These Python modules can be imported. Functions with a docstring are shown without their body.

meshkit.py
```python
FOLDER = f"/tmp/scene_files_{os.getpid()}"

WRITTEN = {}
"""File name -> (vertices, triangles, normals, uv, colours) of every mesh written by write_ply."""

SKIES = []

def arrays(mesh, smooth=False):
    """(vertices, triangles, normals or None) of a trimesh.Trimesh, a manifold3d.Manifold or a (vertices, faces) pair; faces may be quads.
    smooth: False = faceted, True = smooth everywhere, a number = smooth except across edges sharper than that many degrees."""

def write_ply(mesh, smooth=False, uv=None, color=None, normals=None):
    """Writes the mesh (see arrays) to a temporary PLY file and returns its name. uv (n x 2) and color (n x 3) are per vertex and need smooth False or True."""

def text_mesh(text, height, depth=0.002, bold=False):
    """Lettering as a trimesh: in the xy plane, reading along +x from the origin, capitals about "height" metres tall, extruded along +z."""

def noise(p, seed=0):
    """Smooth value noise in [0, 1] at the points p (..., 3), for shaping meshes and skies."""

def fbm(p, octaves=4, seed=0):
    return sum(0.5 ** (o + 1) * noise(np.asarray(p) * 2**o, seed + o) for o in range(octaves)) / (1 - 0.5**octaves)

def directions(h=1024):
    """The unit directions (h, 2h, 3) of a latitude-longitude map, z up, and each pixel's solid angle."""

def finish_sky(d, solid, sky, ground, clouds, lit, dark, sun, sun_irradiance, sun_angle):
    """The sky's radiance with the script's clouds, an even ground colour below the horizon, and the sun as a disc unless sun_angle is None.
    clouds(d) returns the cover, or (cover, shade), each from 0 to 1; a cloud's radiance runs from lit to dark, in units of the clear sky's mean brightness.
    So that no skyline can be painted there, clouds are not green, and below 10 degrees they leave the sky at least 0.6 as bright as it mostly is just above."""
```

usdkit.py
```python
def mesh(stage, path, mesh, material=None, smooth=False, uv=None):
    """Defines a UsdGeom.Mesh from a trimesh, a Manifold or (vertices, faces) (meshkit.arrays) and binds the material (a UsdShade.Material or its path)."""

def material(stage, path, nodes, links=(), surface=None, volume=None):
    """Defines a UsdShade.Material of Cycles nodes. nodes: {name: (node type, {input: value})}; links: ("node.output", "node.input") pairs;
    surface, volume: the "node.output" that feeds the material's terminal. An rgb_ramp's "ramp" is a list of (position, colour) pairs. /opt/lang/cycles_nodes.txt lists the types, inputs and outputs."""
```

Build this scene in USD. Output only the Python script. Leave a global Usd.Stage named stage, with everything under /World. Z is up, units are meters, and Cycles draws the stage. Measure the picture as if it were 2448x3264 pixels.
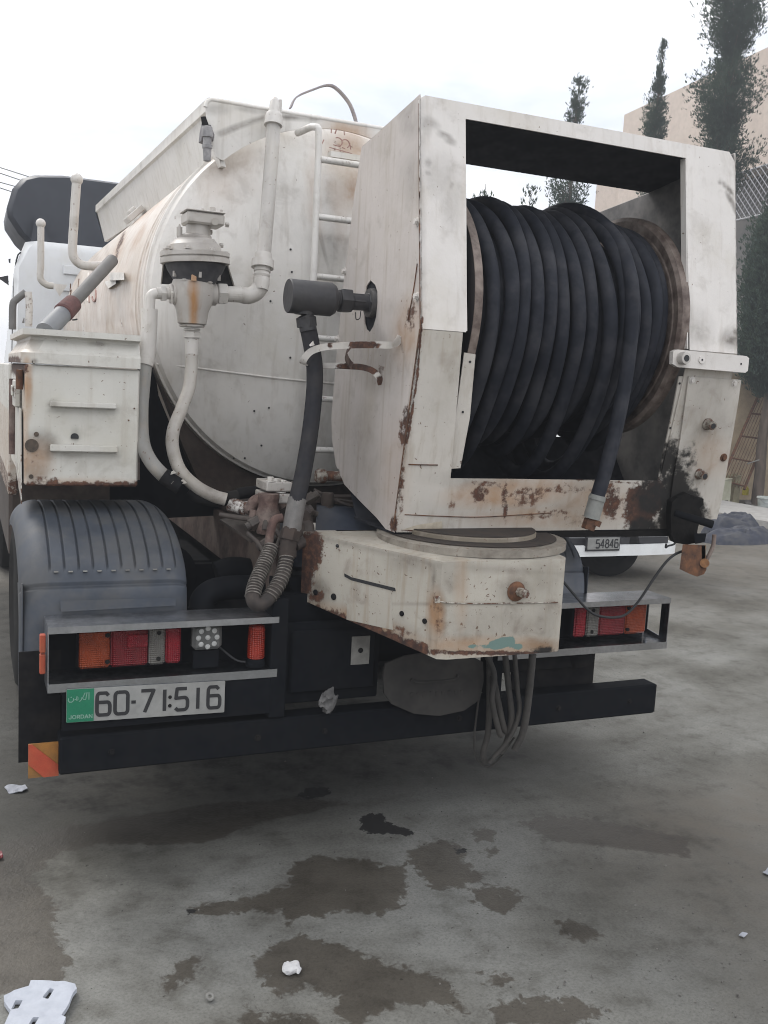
import math, random
import numpy as np, trimesh, shapely, usdkit, meshkit
import shapely.geometry as sg
from shapely import affinity
from shapely.ops import unary_union
from scipy.spatial import Delaunay
from pxr import Usd, UsdGeom, UsdLux, UsdShade, Gf, Sdf, Vt
import manifold3d as m3

stage = Usd.Stage.CreateInMemory()
UsdGeom.SetStageUpAxis(stage, UsdGeom.Tokens.z)
UsdGeom.SetStageMetersPerUnit(stage, 1.0)
UsdGeom.Xform.Define(stage, '/World')
random.seed(7); rng = np.random.default_rng(7)

# ------------------------------------------------------------------ camera (measured from the vanishing points of the truck)
FPX, CX, CY = 3100., 1224., 1632.
EXPOSURE = 0.50
CAM = np.array([0., -3.1699, 1.72])
ex = np.array([7158.19, -22., FPX]); ex /= np.linalg.norm(ex)
ey = np.array([-1344., -482., FPX]); ey /= np.linalg.norm(ey)
ez = np.cross(ey, ex); ez /= np.linalg.norm(ez)
if ez[1] > 0: ez = -ez
RC = np.stack([ex, ey, ez], 1)
cam = UsdGeom.Camera.Define(stage, '/World/camera')
cam.CreateHorizontalApertureAttr(24.0); cam.CreateVerticalApertureAttr(32.0)
cam.CreateFocalLengthAttr(24.0 * FPX / 2448.)
cam.CreateClippingRangeAttr(Gf.Vec2f(0.05, 2000))
cam.CreateExposureAttr(EXPOSURE)
r_, d_, f_ = RC[0], RC[1], RC[2]
M = Gf.Matrix4d(*[*r_, 0, *(-d_), 0, *(-f_), 0, *CAM, 1])
cam.AddTransformOp().Set(M)

# ------------------------------------------------------------------ sky and sun (overcast)
SUN_EL, SUN_AZ = math.radians(48), math.radians(-25)      # azimuth from +y towards +x
SUNI = 0.38
HAZE = 0.0028
sd = np.array([math.sin(SUN_AZ) * math.cos(SUN_EL), math.cos(SUN_AZ) * math.cos(SUN_EL), math.sin(SUN_EL)])
sun = UsdLux.DistantLight.Define(stage, '/World/sun')
sun.CreateIntensityAttr(SUNI); sun.CreateAngleAttr(24.0); sun.CreateNormalizeAttr(True)
sun.CreateColorAttr(Gf.Vec3f(1.0, .965, .92))
zc = sd; xc = np.cross([0, 0, 1], zc); xc /= np.linalg.norm(xc); yc = np.cross(zc, xc)
sun.AddTransformOp().Set(Gf.Matrix4d(*[*xc, 0, *yc, 0, *zc, 0, 0, 0, 20, 1]))
dome = UsdLux.DomeLight.Define(stage, '/World/sky')
dome.GetPrim().SetCustomDataByKey('kind', 'structure')
CL = 9.4
sky_mat = usdkit.material(stage, '/World/Looks/sky', {
    'tc': ('texture_coordinate', {}),
    'sk': ('sky_texture', {'sky_type': 'single_scattering', 'sun_disc': False, 'sun_elevation': SUN_EL, 'sun_rotation': math.atan2(sd[0], sd[1]), 'aerosol_density': 3.0}),
    'mp': ('mapping', {'scale': (1.0, 1.0, 3.0), 'location': (.35, .1, .2)}),
    'n': ('noise_texture', {'scale': 2.2, 'detail': 6.0, 'roughness': .55, 'distortion': .3}),
    'cr': ('rgb_ramp', {'ramp': [(0.0, (.56, .62, .74)), (.40, (.70, .76, .86)), (.53, (.97, .985, 1.0)), (1.0, (1, 1, 1))]}),
    'sc': ('mix', {'mix_type': 'multiply', 'fac': 1.0, 'color2': (CL * 1.0, CL * .985, CL * .985)}),
    'mx': ('mix', {'mix_type': 'mix', 'fac': .93}),
    'sx': ('separate_xyz', {}), 'el': ('math', {'math_type': 'maximum', 'value2': 0.0}), 'ov': ('math', {'math_type': 'multiply_add', 'value2': .52, 'value3': .48}), 'om': ('mix', {'mix_type': 'multiply', 'fac': 1.0}),
    'b': ('background_shader', {'strength': .15})},
    [('tc.generated', 'mp.vector'), ('mp.vector', 'n.vector'), ('n.fac', 'cr.fac'), ('cr.color', 'sc.color1'), ('tc.generated', 'sx.vector'), ('sx.z', 'el.value1'), ('el.value', 'ov.value1'), ('sc.color', 'om.color1'), ('ov.value', 'om.color2'), ('sk.color', 'mx.color1'), ('om.color', 'mx.color2'), ('mx.color', 'b.color')], surface='b.background')
UsdShade.MaterialBindingAPI.Apply(dome.GetPrim()).Bind(sky_mat)

# ------------------------------------------------------------------ measuring helpers
def at(px, py, X=None, Y=None, Z=None):
    """the point of the place that the photograph shows at a pixel, on a plane X, Y or Z = constant"""
    r = RC.T @ np.array([px - CX, py - CY, FPX])
    if Y is not None: t = (Y - CAM[1]) / r[1]
    elif Z is not None: t = (Z - CAM[2]) / r[2]
    else: t = (X - CAM[0]) / r[0]
    return CAM + t * r
def onp(px, py, p0, n):
    r = RC.T @ np.array([px - CX, py - CY, FPX])
    t = np.dot(np.asarray(p0) - CAM, n) / np.dot(r, n)
    return CAM + t * r
def pix(P):
    q = (np.asarray(P, float) - CAM) @ RC.T
    return q[:, :2] / q[:, 2:3] * FPX + [CX, CY]
def px1(p): return pix(np.array([p]))[0]

# ------------------------------------------------------------------ scene helpers
NAMES, BASE = {}, {}
def numbered(path):
    k = NAMES.get(path, 0); NAMES[path] = k + 1
    return path if k == 0 else f'{path}_{k:03d}'
def data(prim, label=None, cat=None, group=None, kind=None):
    for k, v in (('label', label), ('category', cat), ('group', group), ('kind', kind)):
        if v: prim.SetCustomDataByKey(k, v)
def thing(name, label, cat, loc, group=None):
    p = numbered('/World/' + name)
    x = UsdGeom.Xform.Define(stage, p); x.AddTranslateOp().Set(Gf.Vec3d(*map(float, loc)))
    BASE[p] = np.array(loc, float); data(x.GetPrim(), label, cat, group)
    return p
def obj(name, mesh, mat, parent='/World', smooth=False, wear=None, label=None, cat=None, group=None, kind=None):
    """one mesh prim, given in world coordinates, under a thing or a part"""
    p = numbered(parent + '/' + name); b = BASE.get(parent, np.zeros(3)); BASE[p] = b
    if isinstance(mesh, (list,)): mesh = cat_(mesh)
    if hasattr(mesh, 'to_mesh'):
        q = mesh.to_mesh(); mesh = trimesh.Trimesh(q.vert_properties[:, :3], q.tri_verts, process=False)
    m = trimesh.Trimesh(np.asarray(mesh.vertices) - b, mesh.faces, process=False)
    g = usdkit.mesh(stage, p, m, mat, smooth=smooth)
    if wear:
        P = np.array(g.GetPointsAttr().Get(), float) + b
        pv = UsdGeom.PrimvarsAPI(g)
        for k, f in wear.items():
            pv.CreatePrimvar(k, Sdf.ValueTypeNames.FloatArray, 'vertex').Set(Vt.FloatArray.FromNumpy(np.asarray(f(P), np.float32)))
    data(g.GetPrim(), label, cat, group, kind)
    return p
def cat_(ms):
    out = []
    for m in ms:
        if hasattr(m, 'to_mesh'):
            q = m.to_mesh(); m = trimesh.Trimesh(q.vert_properties[:, :3], q.tri_verts, process=False)
        out.append(m)
    return trimesh.util.concatenate(out)
def dense(m, e):
    m = trimesh.Trimesh(m.vertices, m.faces, process=True)
    v, f = trimesh.remesh.subdivide_to_size(m.vertices, m.faces, max_edge=e, max_iter=14)
    return trimesh.Trimesh(v, f, process=True)
def fix(m):
    m = trimesh.Trimesh(m.vertices, m.faces, process=True); trimesh.repair.fix_normals(m); return m
def box(x0, x1, y0, y1, z0, z1, c=.0):
    x0, x1 = min(x0, x1), max(x0, x1); y0, y1 = min(y0, y1), max(y0, y1); z0, z1 = min(z0, z1), max(z0, z1)
    if c <= 0:
        m = trimesh.creation.box((x1 - x0, y1 - y0, z1 - z0)); m.apply_translation(((x0 + x1) / 2, (y0 + y1) / 2, (z0 + z1) / 2)); return m
    c = min(c, (x1 - x0) / 2.2, (y1 - y0) / 2.2, (z1 - z0) / 2.2)
    P = []
    for sx in (0, 1):
        for sy in (0, 1):
            for sz in (0, 1):
                p = np.array([(x0, x1)[sx], (y0, y1)[sy], (z0, z1)[sz]]); d = np.array([1 - 2 * sx, 1 - 2 * sy, 1 - 2 * sz]) * c
                for k in range(3):
                    q = p + d; q[k] = p[k]; P.append(q)
    return trimesh.convex.convex_hull(np.array(P))
def hull(P): return trimesh.convex.convex_hull(np.asarray(P, float))
def frame(d):
    d = np.asarray(d, float) / np.linalg.norm(d); a = np.cross(d, [0, 0, 1.] if abs(d[2]) < .9 else [1., 0, 0]); a /= np.linalg.norm(a)
    return d, a, np.cross(d, a)
def lathe(p0, axis, prof, n=32, phase=0., caps=True):
    """profile of (distance along the axis, radius) turned about the axis from p0"""
    d, a, b = frame(axis); p0 = np.asarray(p0, float); V = []; F = []
    ang = np.arange(n) * 2 * np.pi / n + phase
    for s, r in prof:
        V.append(p0 + d * s + r * (np.cos(ang)[:, None] * a + np.sin(ang)[:, None] * b))
    V = np.vstack(V); k = len(prof)
    for i in range(k - 1):
        for j in range(n):
            j2 = (j + 1) % n; F += [[i * n + j, i * n + j2, (i + 1) * n + j2], [i * n + j, (i + 1) * n + j2, (i + 1) * n + j]]
    if caps:
        V = np.vstack([V, p0 + d * prof[0][0], p0 + d * prof[-1][0]]); c0, c1 = len(V) - 2, len(V) - 1
        for j in range(n):
            j2 = (j + 1) % n; F += [[c0, j2, j], [c1, (k - 1) * n + j, (k - 1) * n + j2]]
    return fix(trimesh.Trimesh(V, F, process=False))
def cyl(p0, p1, r, r1=None, n=20, phase=0., ch=0.):
    p0, p1 = np.asarray(p0, float), np.asarray(p1, float); L = np.linalg.norm(p1 - p0); r1 = r if r1 is None else r1
    prof = [(0, r), (L, r1)] if ch <= 0 else [(0, r - ch), (ch, r), (L - ch, r1), (L, r1 - ch)]
    return lathe(p0, p1 - p0, prof, n, phase)
def smooth_path(P, n=10):
    P = np.asarray(P, float)
    if len(P) < 3: return np.linspace(P[0], P[-1], n)
    Q = np.vstack([2 * P[0] - P[1], P, 2 * P[-1] - P[-2]]); out = []
    for i in range(1, len(Q) - 2):
        for t in np.linspace(0, 1, n, endpoint=False):
            a, b, c, d = Q[i - 1], Q[i], Q[i + 1], Q[i + 2]
            out.append(.5 * (2 * b + (c - a) * t + (2 * a - 5 * b + 4 * c - d) * t * t + (3 * b - a - 3 * c + d) * t ** 3))
    out.append(P[-1]); return np.array(out)
def sweep(P, sec, caps=True, up=None):
    """sweeps a closed 2-D section (k x 2, or a function of arc share giving one) along P with parallel transport"""
    P = np.asarray(P, float); n = len(P); T = np.gradient(P, axis=0); T /= np.linalg.norm(T, axis=1, keepdims=True) + 1e-12
    d, a, b = frame(T[0])
    if up is not None:
        a = np.asarray(up, float) - T[0] * np.dot(up, T[0]); a /= np.linalg.norm(a)
    V = []; F = []
    for i in range(n):
        a = a - T[i] * np.dot(a, T[i]); a /= np.linalg.norm(a); b = np.cross(T[i], a)
        s = sec(i / (n - 1)) if callable(sec) else sec
        V.append(P[i] + s[:, :1] * a + s[:, 1:] * b)
    k = len(V[0]); V = np.vstack(V)
    for i in range(n - 1):
        for j in range(k):
            j2 = (j + 1) % k; F += [[i * k + j, i * k + j2, (i + 1) * k + j2], [i * k + j, (i + 1) * k + j2, (i + 1) * k + j]]
    if caps:
        V = np.vstack([V, P[0], P[-1]]); c0, c1 = len(V) - 2, len(V) - 1
        for j in range(k):
            j2 = (j + 1) % k; F += [[c0, j2, j], [c1, (n - 1) * k + j, (n - 1) * k + j2]]
    return fix(trimesh.Trimesh(V, F, process=False))
def circ(r, n=14):
    t = np.arange(n) * 2 * np.pi / n; return np.stack([r * np.cos(t), r * np.sin(t)], 1)
def tube(P, r, n=14, k=8, up=None):
    if callable(r): return sweep(smooth_path(P, k), lambda s: circ(r(s), n))
    return sweep(smooth_path(P, k), circ(r, n))
def strip(P, w, t, up, k=8):
    """a flat bar swept along P; its width stands along up"""
    return sweep(smooth_path(P, k), np.array([[-w / 2, -t / 2], [w / 2, -t / 2], [w / 2, t / 2], [-w / 2, t / 2]]), up=up)
def tp(L): return [at(x, y, Y=Y) for x, y, Y in L]
def extrude(poly, h):
    ps = list(poly.geoms) if hasattr(poly, 'geoms') else [poly]
    return trimesh.util.concatenate([trimesh.creation.extrude_polygon(p, h, engine='earcut') for p in ps if p.area > 1e-9])
def place(m, o, u, v, w):
    """moves a mesh of (x, y, z) onto origin o with axes u, v, w"""
    V = np.asarray(m.vertices); m = trimesh.Trimesh(np.asarray(o) + V[:, :1] * np.asarray(u) + V[:, 1:2] * np.asarray(v) + V[:, 2:] * np.asarray(w), m.faces, process=False)
    return fix(m)
def panel(pts, p0, n, th, holes=(), px=True, toward=None):
    """sheet of thickness th whose outline is given in pixels (or points) on the plane (p0, n); the thickness goes away from the camera"""
    n = np.asarray(n, float); n /= np.linalg.norm(n)
    if np.dot(n, CAM - p0) < 0: n = -n
    u = np.cross([0, 0, 1.], n)
    u = np.array([1., 0, 0]) if np.linalg.norm(u) < 1e-6 else u / np.linalg.norm(u); v = np.cross(n, u)
    def to2(L): return [(np.dot(q - p0, u), np.dot(q - p0, v)) for q in [(onp(*a, p0, n) if px else np.asarray(a, float)) for a in L]]
    poly = sg.Polygon(to2(pts), [h if len(h) and isinstance(h[0], tuple) and not px else to2(h) for h in holes])
    if not poly.is_valid: poly = poly.buffer(0)
    return place(extrude(poly, th), p0 - n * th, u, v, n)
def hexnut(p0, p1, r, n=6, phase=0.): return cyl(p0, p1, r, n=n, phase=phase, ch=r * .08)
def bolt(p, d, r=.011, h=.009):
    p = np.asarray(p, float); d = np.asarray(d, float) / np.linalg.norm(d)
    return cat_([cyl(p, p + d * h * .3, r * 1.5, n=16), hexnut(p + d * h * .3, p + d * h * 1.3, r)])
def blobs(*B, edge=1.0):
    """wear with a shape of its own: ellipses (x, y, rx, ry, turn, strength) measured on the photograph"""
    def f(P):
        q = pix(P); out = np.zeros(len(P))
        for x, y, rx, ry, a, s in B:
            c, sn = math.cos(math.radians(a)), math.sin(math.radians(a)); dx, dy = q[:, 0] - x, q[:, 1] - y
            u, v = (c * dx + sn * dy) / rx, (-sn * dx + c * dy) / ry
            out = np.maximum(out, s * np.clip(1.55 - np.sqrt(u * u + v * v), 0, 1) ** edge)
        return out
    return f
def near_line(A, w, s):
    """wear along lines (pairs of pixels), falling off over w pixels"""
    def f(P):
        q = pix(P); out = np.zeros(len(P))
        for (a, b) in A:
            a, b = np.array(a, float), np.array(b, float); t = np.clip(((q - a) @ (b - a)) / ((b - a) @ (b - a)), 0, 1)
            d = np.linalg.norm(q - a - t[:, None] * (b - a), axis=1); out = np.maximum(out, s * np.clip(1 - d / w, 0, 1))
        return out
    return f
def either(*fs): return lambda P: np.max([f(P) for f in fs], axis=0)

# ------------------------------------------------------------------ materials
L = '/World/Looks/'
def mat_paint(name, col, dirt=.35, rough=.45, chips=.69, streak=.35, tone=.14, bump=.25):
    c = np.array(col)
    return usdkit.material(stage, L + name, {
        'g': ('geometry', {}),
        'ar': ('attribute', {'attribute': 'rust'}), 'ao': ('attribute', {'attribute': 'oil'}), 'ag': ('attribute', {'attribute': 'grime'}), 'as': ('attribute', {'attribute': 'stain'}), 'at': ('attribute', {'attribute': 'teal'}),
        'n1': ('noise_texture', {'scale': 3.5, 'detail': 8.0, 'roughness': .62}),
        'n2': ('noise_texture', {'scale': 38.0, 'detail': 9.0, 'roughness': .66}),
        'n3': ('noise_texture', {'scale': 75.0, 'detail': 3.0, 'roughness': .5, 'distortion': .6}),
        'n5': ('noise_texture', {'scale': 11.0, 'detail': 7.0, 'roughness': .6, 'distortion': .4}),
        'm4': ('mapping', {'scale': (30., 30., 2.2)}),
        'n4': ('noise_texture', {'scale': 1.0, 'detail': 6.0, 'roughness': .6}),
        'c1': ('rgb_ramp', {'ramp': [(.25, tuple(c * (1 - tone) * [.98, .96, .90])), (.5, tuple(c)), (.75, tuple(np.minimum(c * (1 + tone * .55), .8)))]}),
        # vertical run marks
        'r4': ('map_range', {'range_type': 'smoothstep', 'from_min': .50, 'from_max': .70, 'to_max': streak}),
        'mx1': ('mix', {'color2': (.30, .25, .19)}),
        # blotchy dirt
        'r5': ('map_range', {'range_type': 'smoothstep', 'from_min': .52, 'from_max': .72, 'to_max': dirt}),
        'mx2': ('mix', {'color2': (.27, .235, .195)}),
        # chips
        'r3': ('map_range', {'range_type': 'smoothstep', 'from_min': chips, 'from_max': chips + .03}),
        'mx3': ('mix', {'color2': (.13, .085, .06)}),
        # grime
        'gm': ('math', {'math_type': 'multiply_add', 'value2': 1.3, 'value3': -.15}), 'gm2': ('math', {'math_type': 'multiply', 'use_clamp': True}),
        'gk': ('math', {'math_type': 'multiply_add', 'value2': 1.6, 'value3': -.1}),
        'mx4': ('mix', {'color2': (.085, .07, .055)}),
        # stain
        'sm': ('math', {'math_type': 'multiply', 'use_clamp': True}), 'mx5': ('mix', {'color2': (.33, .175, .075)}),
        # teal under-coat
        'tk': ('math', {'math_type': 'multiply_add', 'value2': 1.1, 'value3': -.55}), 'ta': ('math', {'math_type': 'add'}), 'tr': ('map_range', {'range_type': 'smoothstep', 'from_min': .46, 'from_max': .54}), 'mxt': ('mix', {'color2': (.115, .175, .155)}),
        # rust
        'rk': ('math', {'math_type': 'multiply_add', 'value2': 1.5, 'value3': -.75}), 'ra': ('math', {'math_type': 'add'}), 'rr': ('map_range', {'range_type': 'smoothstep', 'from_min': .36, 'from_max': .64}),
        'rcol': ('rgb_ramp', {'ramp': [(.3, (.018, .011, .009)), (.48, (.050, .024, .016)), (.6, (.095, .042, .025)), (.75, (.17, .085, .045))]}), 'mx6': ('mix', {}),
        # oil
        'ok0': ('math', {'math_type': 'add'}), 'ok': ('math', {'math_type': 'multiply_add', 'value2': 1.05, 'value3': -1.05}), 'oa': ('math', {'math_type': 'add'}), 'orr': ('map_range', {'range_type': 'smoothstep', 'from_min': .34, 'from_max': .78}), 'mx7': ('mix', {'color2': (.010, .009, .008)}),
        'rg': ('math', {'math_type': 'multiply_add', 'value2': .35, 'value3': rough, 'use_clamp': True}),
        'hb': ('math', {'math_type': 'multiply_add', 'value2': -.8}),
        'n0': ('noise_texture', {'scale': 4.5, 'detail': 1.5, 'roughness': .4}), 'b0': ('bump', {'strength': .22, 'distance': .03}),
        'bp': ('bump', {'strength': bump, 'distance': .004}),
        'p': ('principled_bsdf', {'specular_ior_level': .4})},
        [('g.position', 'n1.vector'), ('g.position', 'n2.vector'), ('g.position', 'n3.vector'), ('g.position', 'n5.vector'), ('g.position', 'm4.vector'), ('m4.vector', 'n4.vector'),
         ('n1.fac', 'c1.fac'), ('n4.fac', 'r4.value'), ('c1.color', 'mx1.color1'), ('r4.result', 'mx1.fac'),
         ('n5.fac', 'r5.value'), ('mx1.color', 'mx2.color1'), ('r5.result', 'mx2.fac'),
         ('n3.fac', 'r3.value'), ('mx2.color', 'mx3.color1'), ('r3.result', 'mx3.fac'),
         ('n5.fac', 'gk.value1'), ('ag.fac', 'gm2.value1'), ('gk.value', 'gm2.value2'), ('mx3.color', 'mx4.color1'), ('gm2.value', 'mx4.fac'),
         ('as.fac', 'sm.value1'), ('gk.value', 'sm.value2'), ('mx4.color', 'mx5.color1'), ('sm.value', 'mx5.fac'),
         ('n5.fac', 'tk.value1'), ('at.fac', 'ta.value1'), ('tk.value', 'ta.value2'), ('ta.value', 'tr.value'), ('mx5.color', 'mxt.color1'), ('tr.result', 'mxt.fac'),
         ('n2.fac', 'rk.value1'), ('ar.fac', 'ra.value1'), ('rk.value', 'ra.value2'), ('ra.value', 'rr.value'), ('n2.fac', 'rcol.fac'), ('mxt.color', 'mx6.color1'), ('rcol.color', 'mx6.color2'), ('rr.result', 'mx6.fac'),
         ('n5.fac', 'ok0.value1'), ('n2.fac', 'ok0.value2'), ('ok0.value', 'ok.value1'), ('ao.fac', 'oa.value1'), ('ok.value', 'oa.value2'), ('oa.value', 'orr.value'), ('mx6.color', 'mx7.color1'), ('orr.result', 'mx7.fac'),
         ('mx7.color', 'p.base_color'), ('rr.result', 'rg.value1'), ('rg.value', 'p.roughness'),
         ('rr.result', 'hb.value1'), ('n2.fac', 'hb.value3'), ('hb.value', 'bp.height'), ('g.position', 'n0.vector'), ('n0.fac', 'b0.height'), ('b0.normal', 'bp.normal'), ('bp.normal', 'p.normal')], surface='p.BSDF')
def mat_plain(name, lo, hi, scale=20., rough=.6, metallic=0., bump=.2, dust=None, dustamt=.5, spec=.5, vec=None, rlo=None):
    """two-tone noise material; dust settles on faces that look up"""
    nodes = {'g': ('geometry', {}), 'n': ('noise_texture', {'scale': scale, 'detail': 7.0, 'roughness': .6}), 'c': ('rgb_ramp', {'ramp': [(.32, lo), (.68, hi)]}),
             'rr': ('map_range', {'from_min': .3, 'from_max': .7, 'to_min': rough if rlo is None else rlo, 'to_max': min(rough + .12, 1)}),
             'bp': ('bump', {'strength': bump, 'distance': .003}), 'p': ('principled_bsdf', {'metallic': metallic, 'specular_ior_level': spec})}
    links = [('g.position', 'n.vector'), ('n.fac', 'c.fac'), ('n.fac', 'bp.height'), ('bp.normal', 'p.normal'), ('n.fac', 'rr.value'), ('rr.result', 'p.roughness')]
    src = 'c.color'
    if vec is not None:
        nodes['mp'] = ('mapping', {'scale': vec}); links[0] = ('g.position', 'mp.vector'); links.append(('mp.vector', 'n.vector'))
    if dust is not None:
        nodes.update({'n2': ('noise_texture', {'scale': 7., 'detail': 8., 'roughness': .65}), 'r2': ('map_range', {'range_type': 'smoothstep', 'from_min': .40, 'from_max': .66, 'to_max': dustamt}), 'mx': ('mix', {'color2': dust})})
        links += [('g.position', 'n2.vector'), ('n2.fac', 'r2.value'), (src, 'mx.color1'), ('r2.result', 'mx.fac')]; src = 'mx.color'
    links.append((src, 'p.base_color'))
    return usdkit.material(stage, L + name, nodes, links, surface='p.BSDF')

P_TANK = mat_paint('tank_paint', (.625, .60, .56), dirt=.24, streak=.24, chips=.73, tone=.12)
P_HOUSE = mat_paint('housing_paint', (.565, .535, .50), dirt=.30, streak=.24, chips=.715, tone=.12)
P_HOUSE_SIDE = mat_paint('housing_side_paint', (.47, .43, .40), dirt=.32, streak=.46, chips=.71, tone=.14)
P_HOUSE_LOW = mat_paint('dirty_shaded_housing_paint', (.455, .425, .38), dirt=.44, streak=.40, chips=.70, tone=.17)  # dirtier paint, with the downward face's shade mixed into its colour
P_ARM = mat_paint('arm_paint', (.37, .343, .292), dirt=.9, streak=.8, chips=.67, tone=.24)
P_BOX = mat_paint('toolbox_paint', (.50, .485, .44), dirt=.34, streak=.24, chips=.70, tone=.10)
P_CAB = mat_paint('cab_paint', (.60, .61, .615), dirt=.06, streak=.06, chips=.80, tone=.05, bump=.05, rough=.35)
P_PIPE = mat_paint('pipe_paint', (.50, .475, .44), dirt=.42, streak=.18, chips=.69, tone=.12)
P_VALVE = mat_paint('valve_paint', (.39, .365, .335), dirt=.60, streak=.25, chips=.72, tone=.16)
FENDER = mat_plain('fender_plastic', (.036, .043, .055), (.056, .064, .078), 9., .6, dust=(.092, .088, .080), dustamt=.5, bump=.12, spec=.35)
RUBBER = mat_plain('hose_rubber', (.006, .0075, .012), (.014, .016, .023), 22., .65, bump=.35, dust=(.042, .042, .047), dustamt=.6, spec=.2)
REDHOSE = mat_plain('feed_hose_rubber', (.011, .011, .014), (.022, .022, .026), 40., .7, dust=(.05, .045, .04), dustamt=.4, spec=.25)
BLACK = mat_plain('black_steel', (.004, .005, .007), (.008, .009, .011), 25., .65, dust=(.011, .011, .011), dustamt=.45, spec=.06)
BLACKDUST = mat_plain('dusty_black_steel', (.007, .007, .008), (.014, .014, .015), 25., .75, dust=(.026, .023, .020), dustamt=.5, spec=.07)
CASTBLK = mat_plain('black_casting', (.013, .013, .015), (.028, .027, .029), 60., .5, dust=(.055, .05, .046), dustamt=.35, bump=.3)
CHASSIS = mat_plain('chassis_steel', (.015, .010, .008), (.045, .031, .024), 16., .85, dust=(.075, .06, .048), dustamt=.45, bump=.5)
RUST = mat_plain('rust', (.035, .018, .012), (.16, .070, .032), 30., .85, bump=.6)
RUSTPIPE = mat_plain('rusty_primer_pipe', (.050, .028, .024), (.13, .075, .06), 28., .8, bump=.4, dust=(.24, .21, .18), dustamt=.5)
STEEL = mat_plain('stainless_steel', (.42, .44, .47), (.52, .53, .55), 3., .17, metallic=1., bump=.0)
SPRING = mat_plain('spring_steel', (.06, .05, .042), (.26, .24, .215), 40., .5, metallic=.6, bump=.1)
GREYLEVER = mat_plain('grey_plastic_pipe', (.10, .097, .092), (.15, .143, .135), 14., .6, bump=.1)
MAROON = mat_plain('maroon_cloth_tape', (.075, .035, .033), (.12, .055, .05), 50., .85, bump=.6)
SPOILER = mat_plain('dark_spoiler_plastic', (.016, .019, .026), (.025, .029, .038), 5., .42, bump=.05)
SMOKE = mat_plain('mirror_black', (.012, .012, .014), (.02, .02, .022), 10., .4)
TYRE = mat_plain('tyre_rubber', (.006, .006, .006), (.012, .012, .012), 30., .9, dust=(.025, .023, .021), dustamt=.45, spec=.15)
DRUM = mat_plain('reel_drum_steel', (.007, .007, .009), (.015, .014, .015), 18., .7, bump=.3, dust=(.028, .023, .021), dustamt=.4, spec=.15)
FLANGE = mat_plain('worn_flange_rim', (.055, .034, .026), (.20, .16, .135), 22., .6, bump=.4)
INNERP = mat_plain('shaded_inner_paint', (.022, .024, .030), (.05, .05, .054), 9., .85, bump=.2, dust=(.012, .0135, .018), dustamt=.85, spec=.08)  # housing's inner shade and bluish flare tint are set into this colour
BLUEDK = mat_plain('dark_blue_gear_case', (.014, .019, .031), (.032, .040, .056), 12., .5, dust=(.08, .078, .076), dustamt=.45)
WHITEPLATE = mat_plain('plate_white', (.20, .20, .19), (.255, .255, .24), 30., .5, bump=.02, dust=(.15, .142, .128), dustamt=.4)
GREENPL = mat_plain('plate_green', (.005, .115, .058), (.007, .135, .068), 30., .45, bump=.02)
INK = mat_plain('plate_black_ink', (.008, .008, .009), (.014, .014, .015), 30., .5, bump=0.)
PALEINK = mat_plain('plate_pale_ink', (.13, .25, .19), (.20, .31, .25), 80., .5, bump=0.)
STICKER = mat_plain('sticker_paper', (.16, .155, .14), (.24, .235, .215), 30., .6, bump=.02, dust=(.06, .055, .05), dustamt=.6)
FOAM = mat_plain('white_foam', (.33, .35, .39), (.40, .42, .46), 30., .9, bump=.1)
PAPER = mat_plain('paper_scrap', (.26, .27, .30), (.36, .37, .40), 25., .85, bump=.2)
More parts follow.
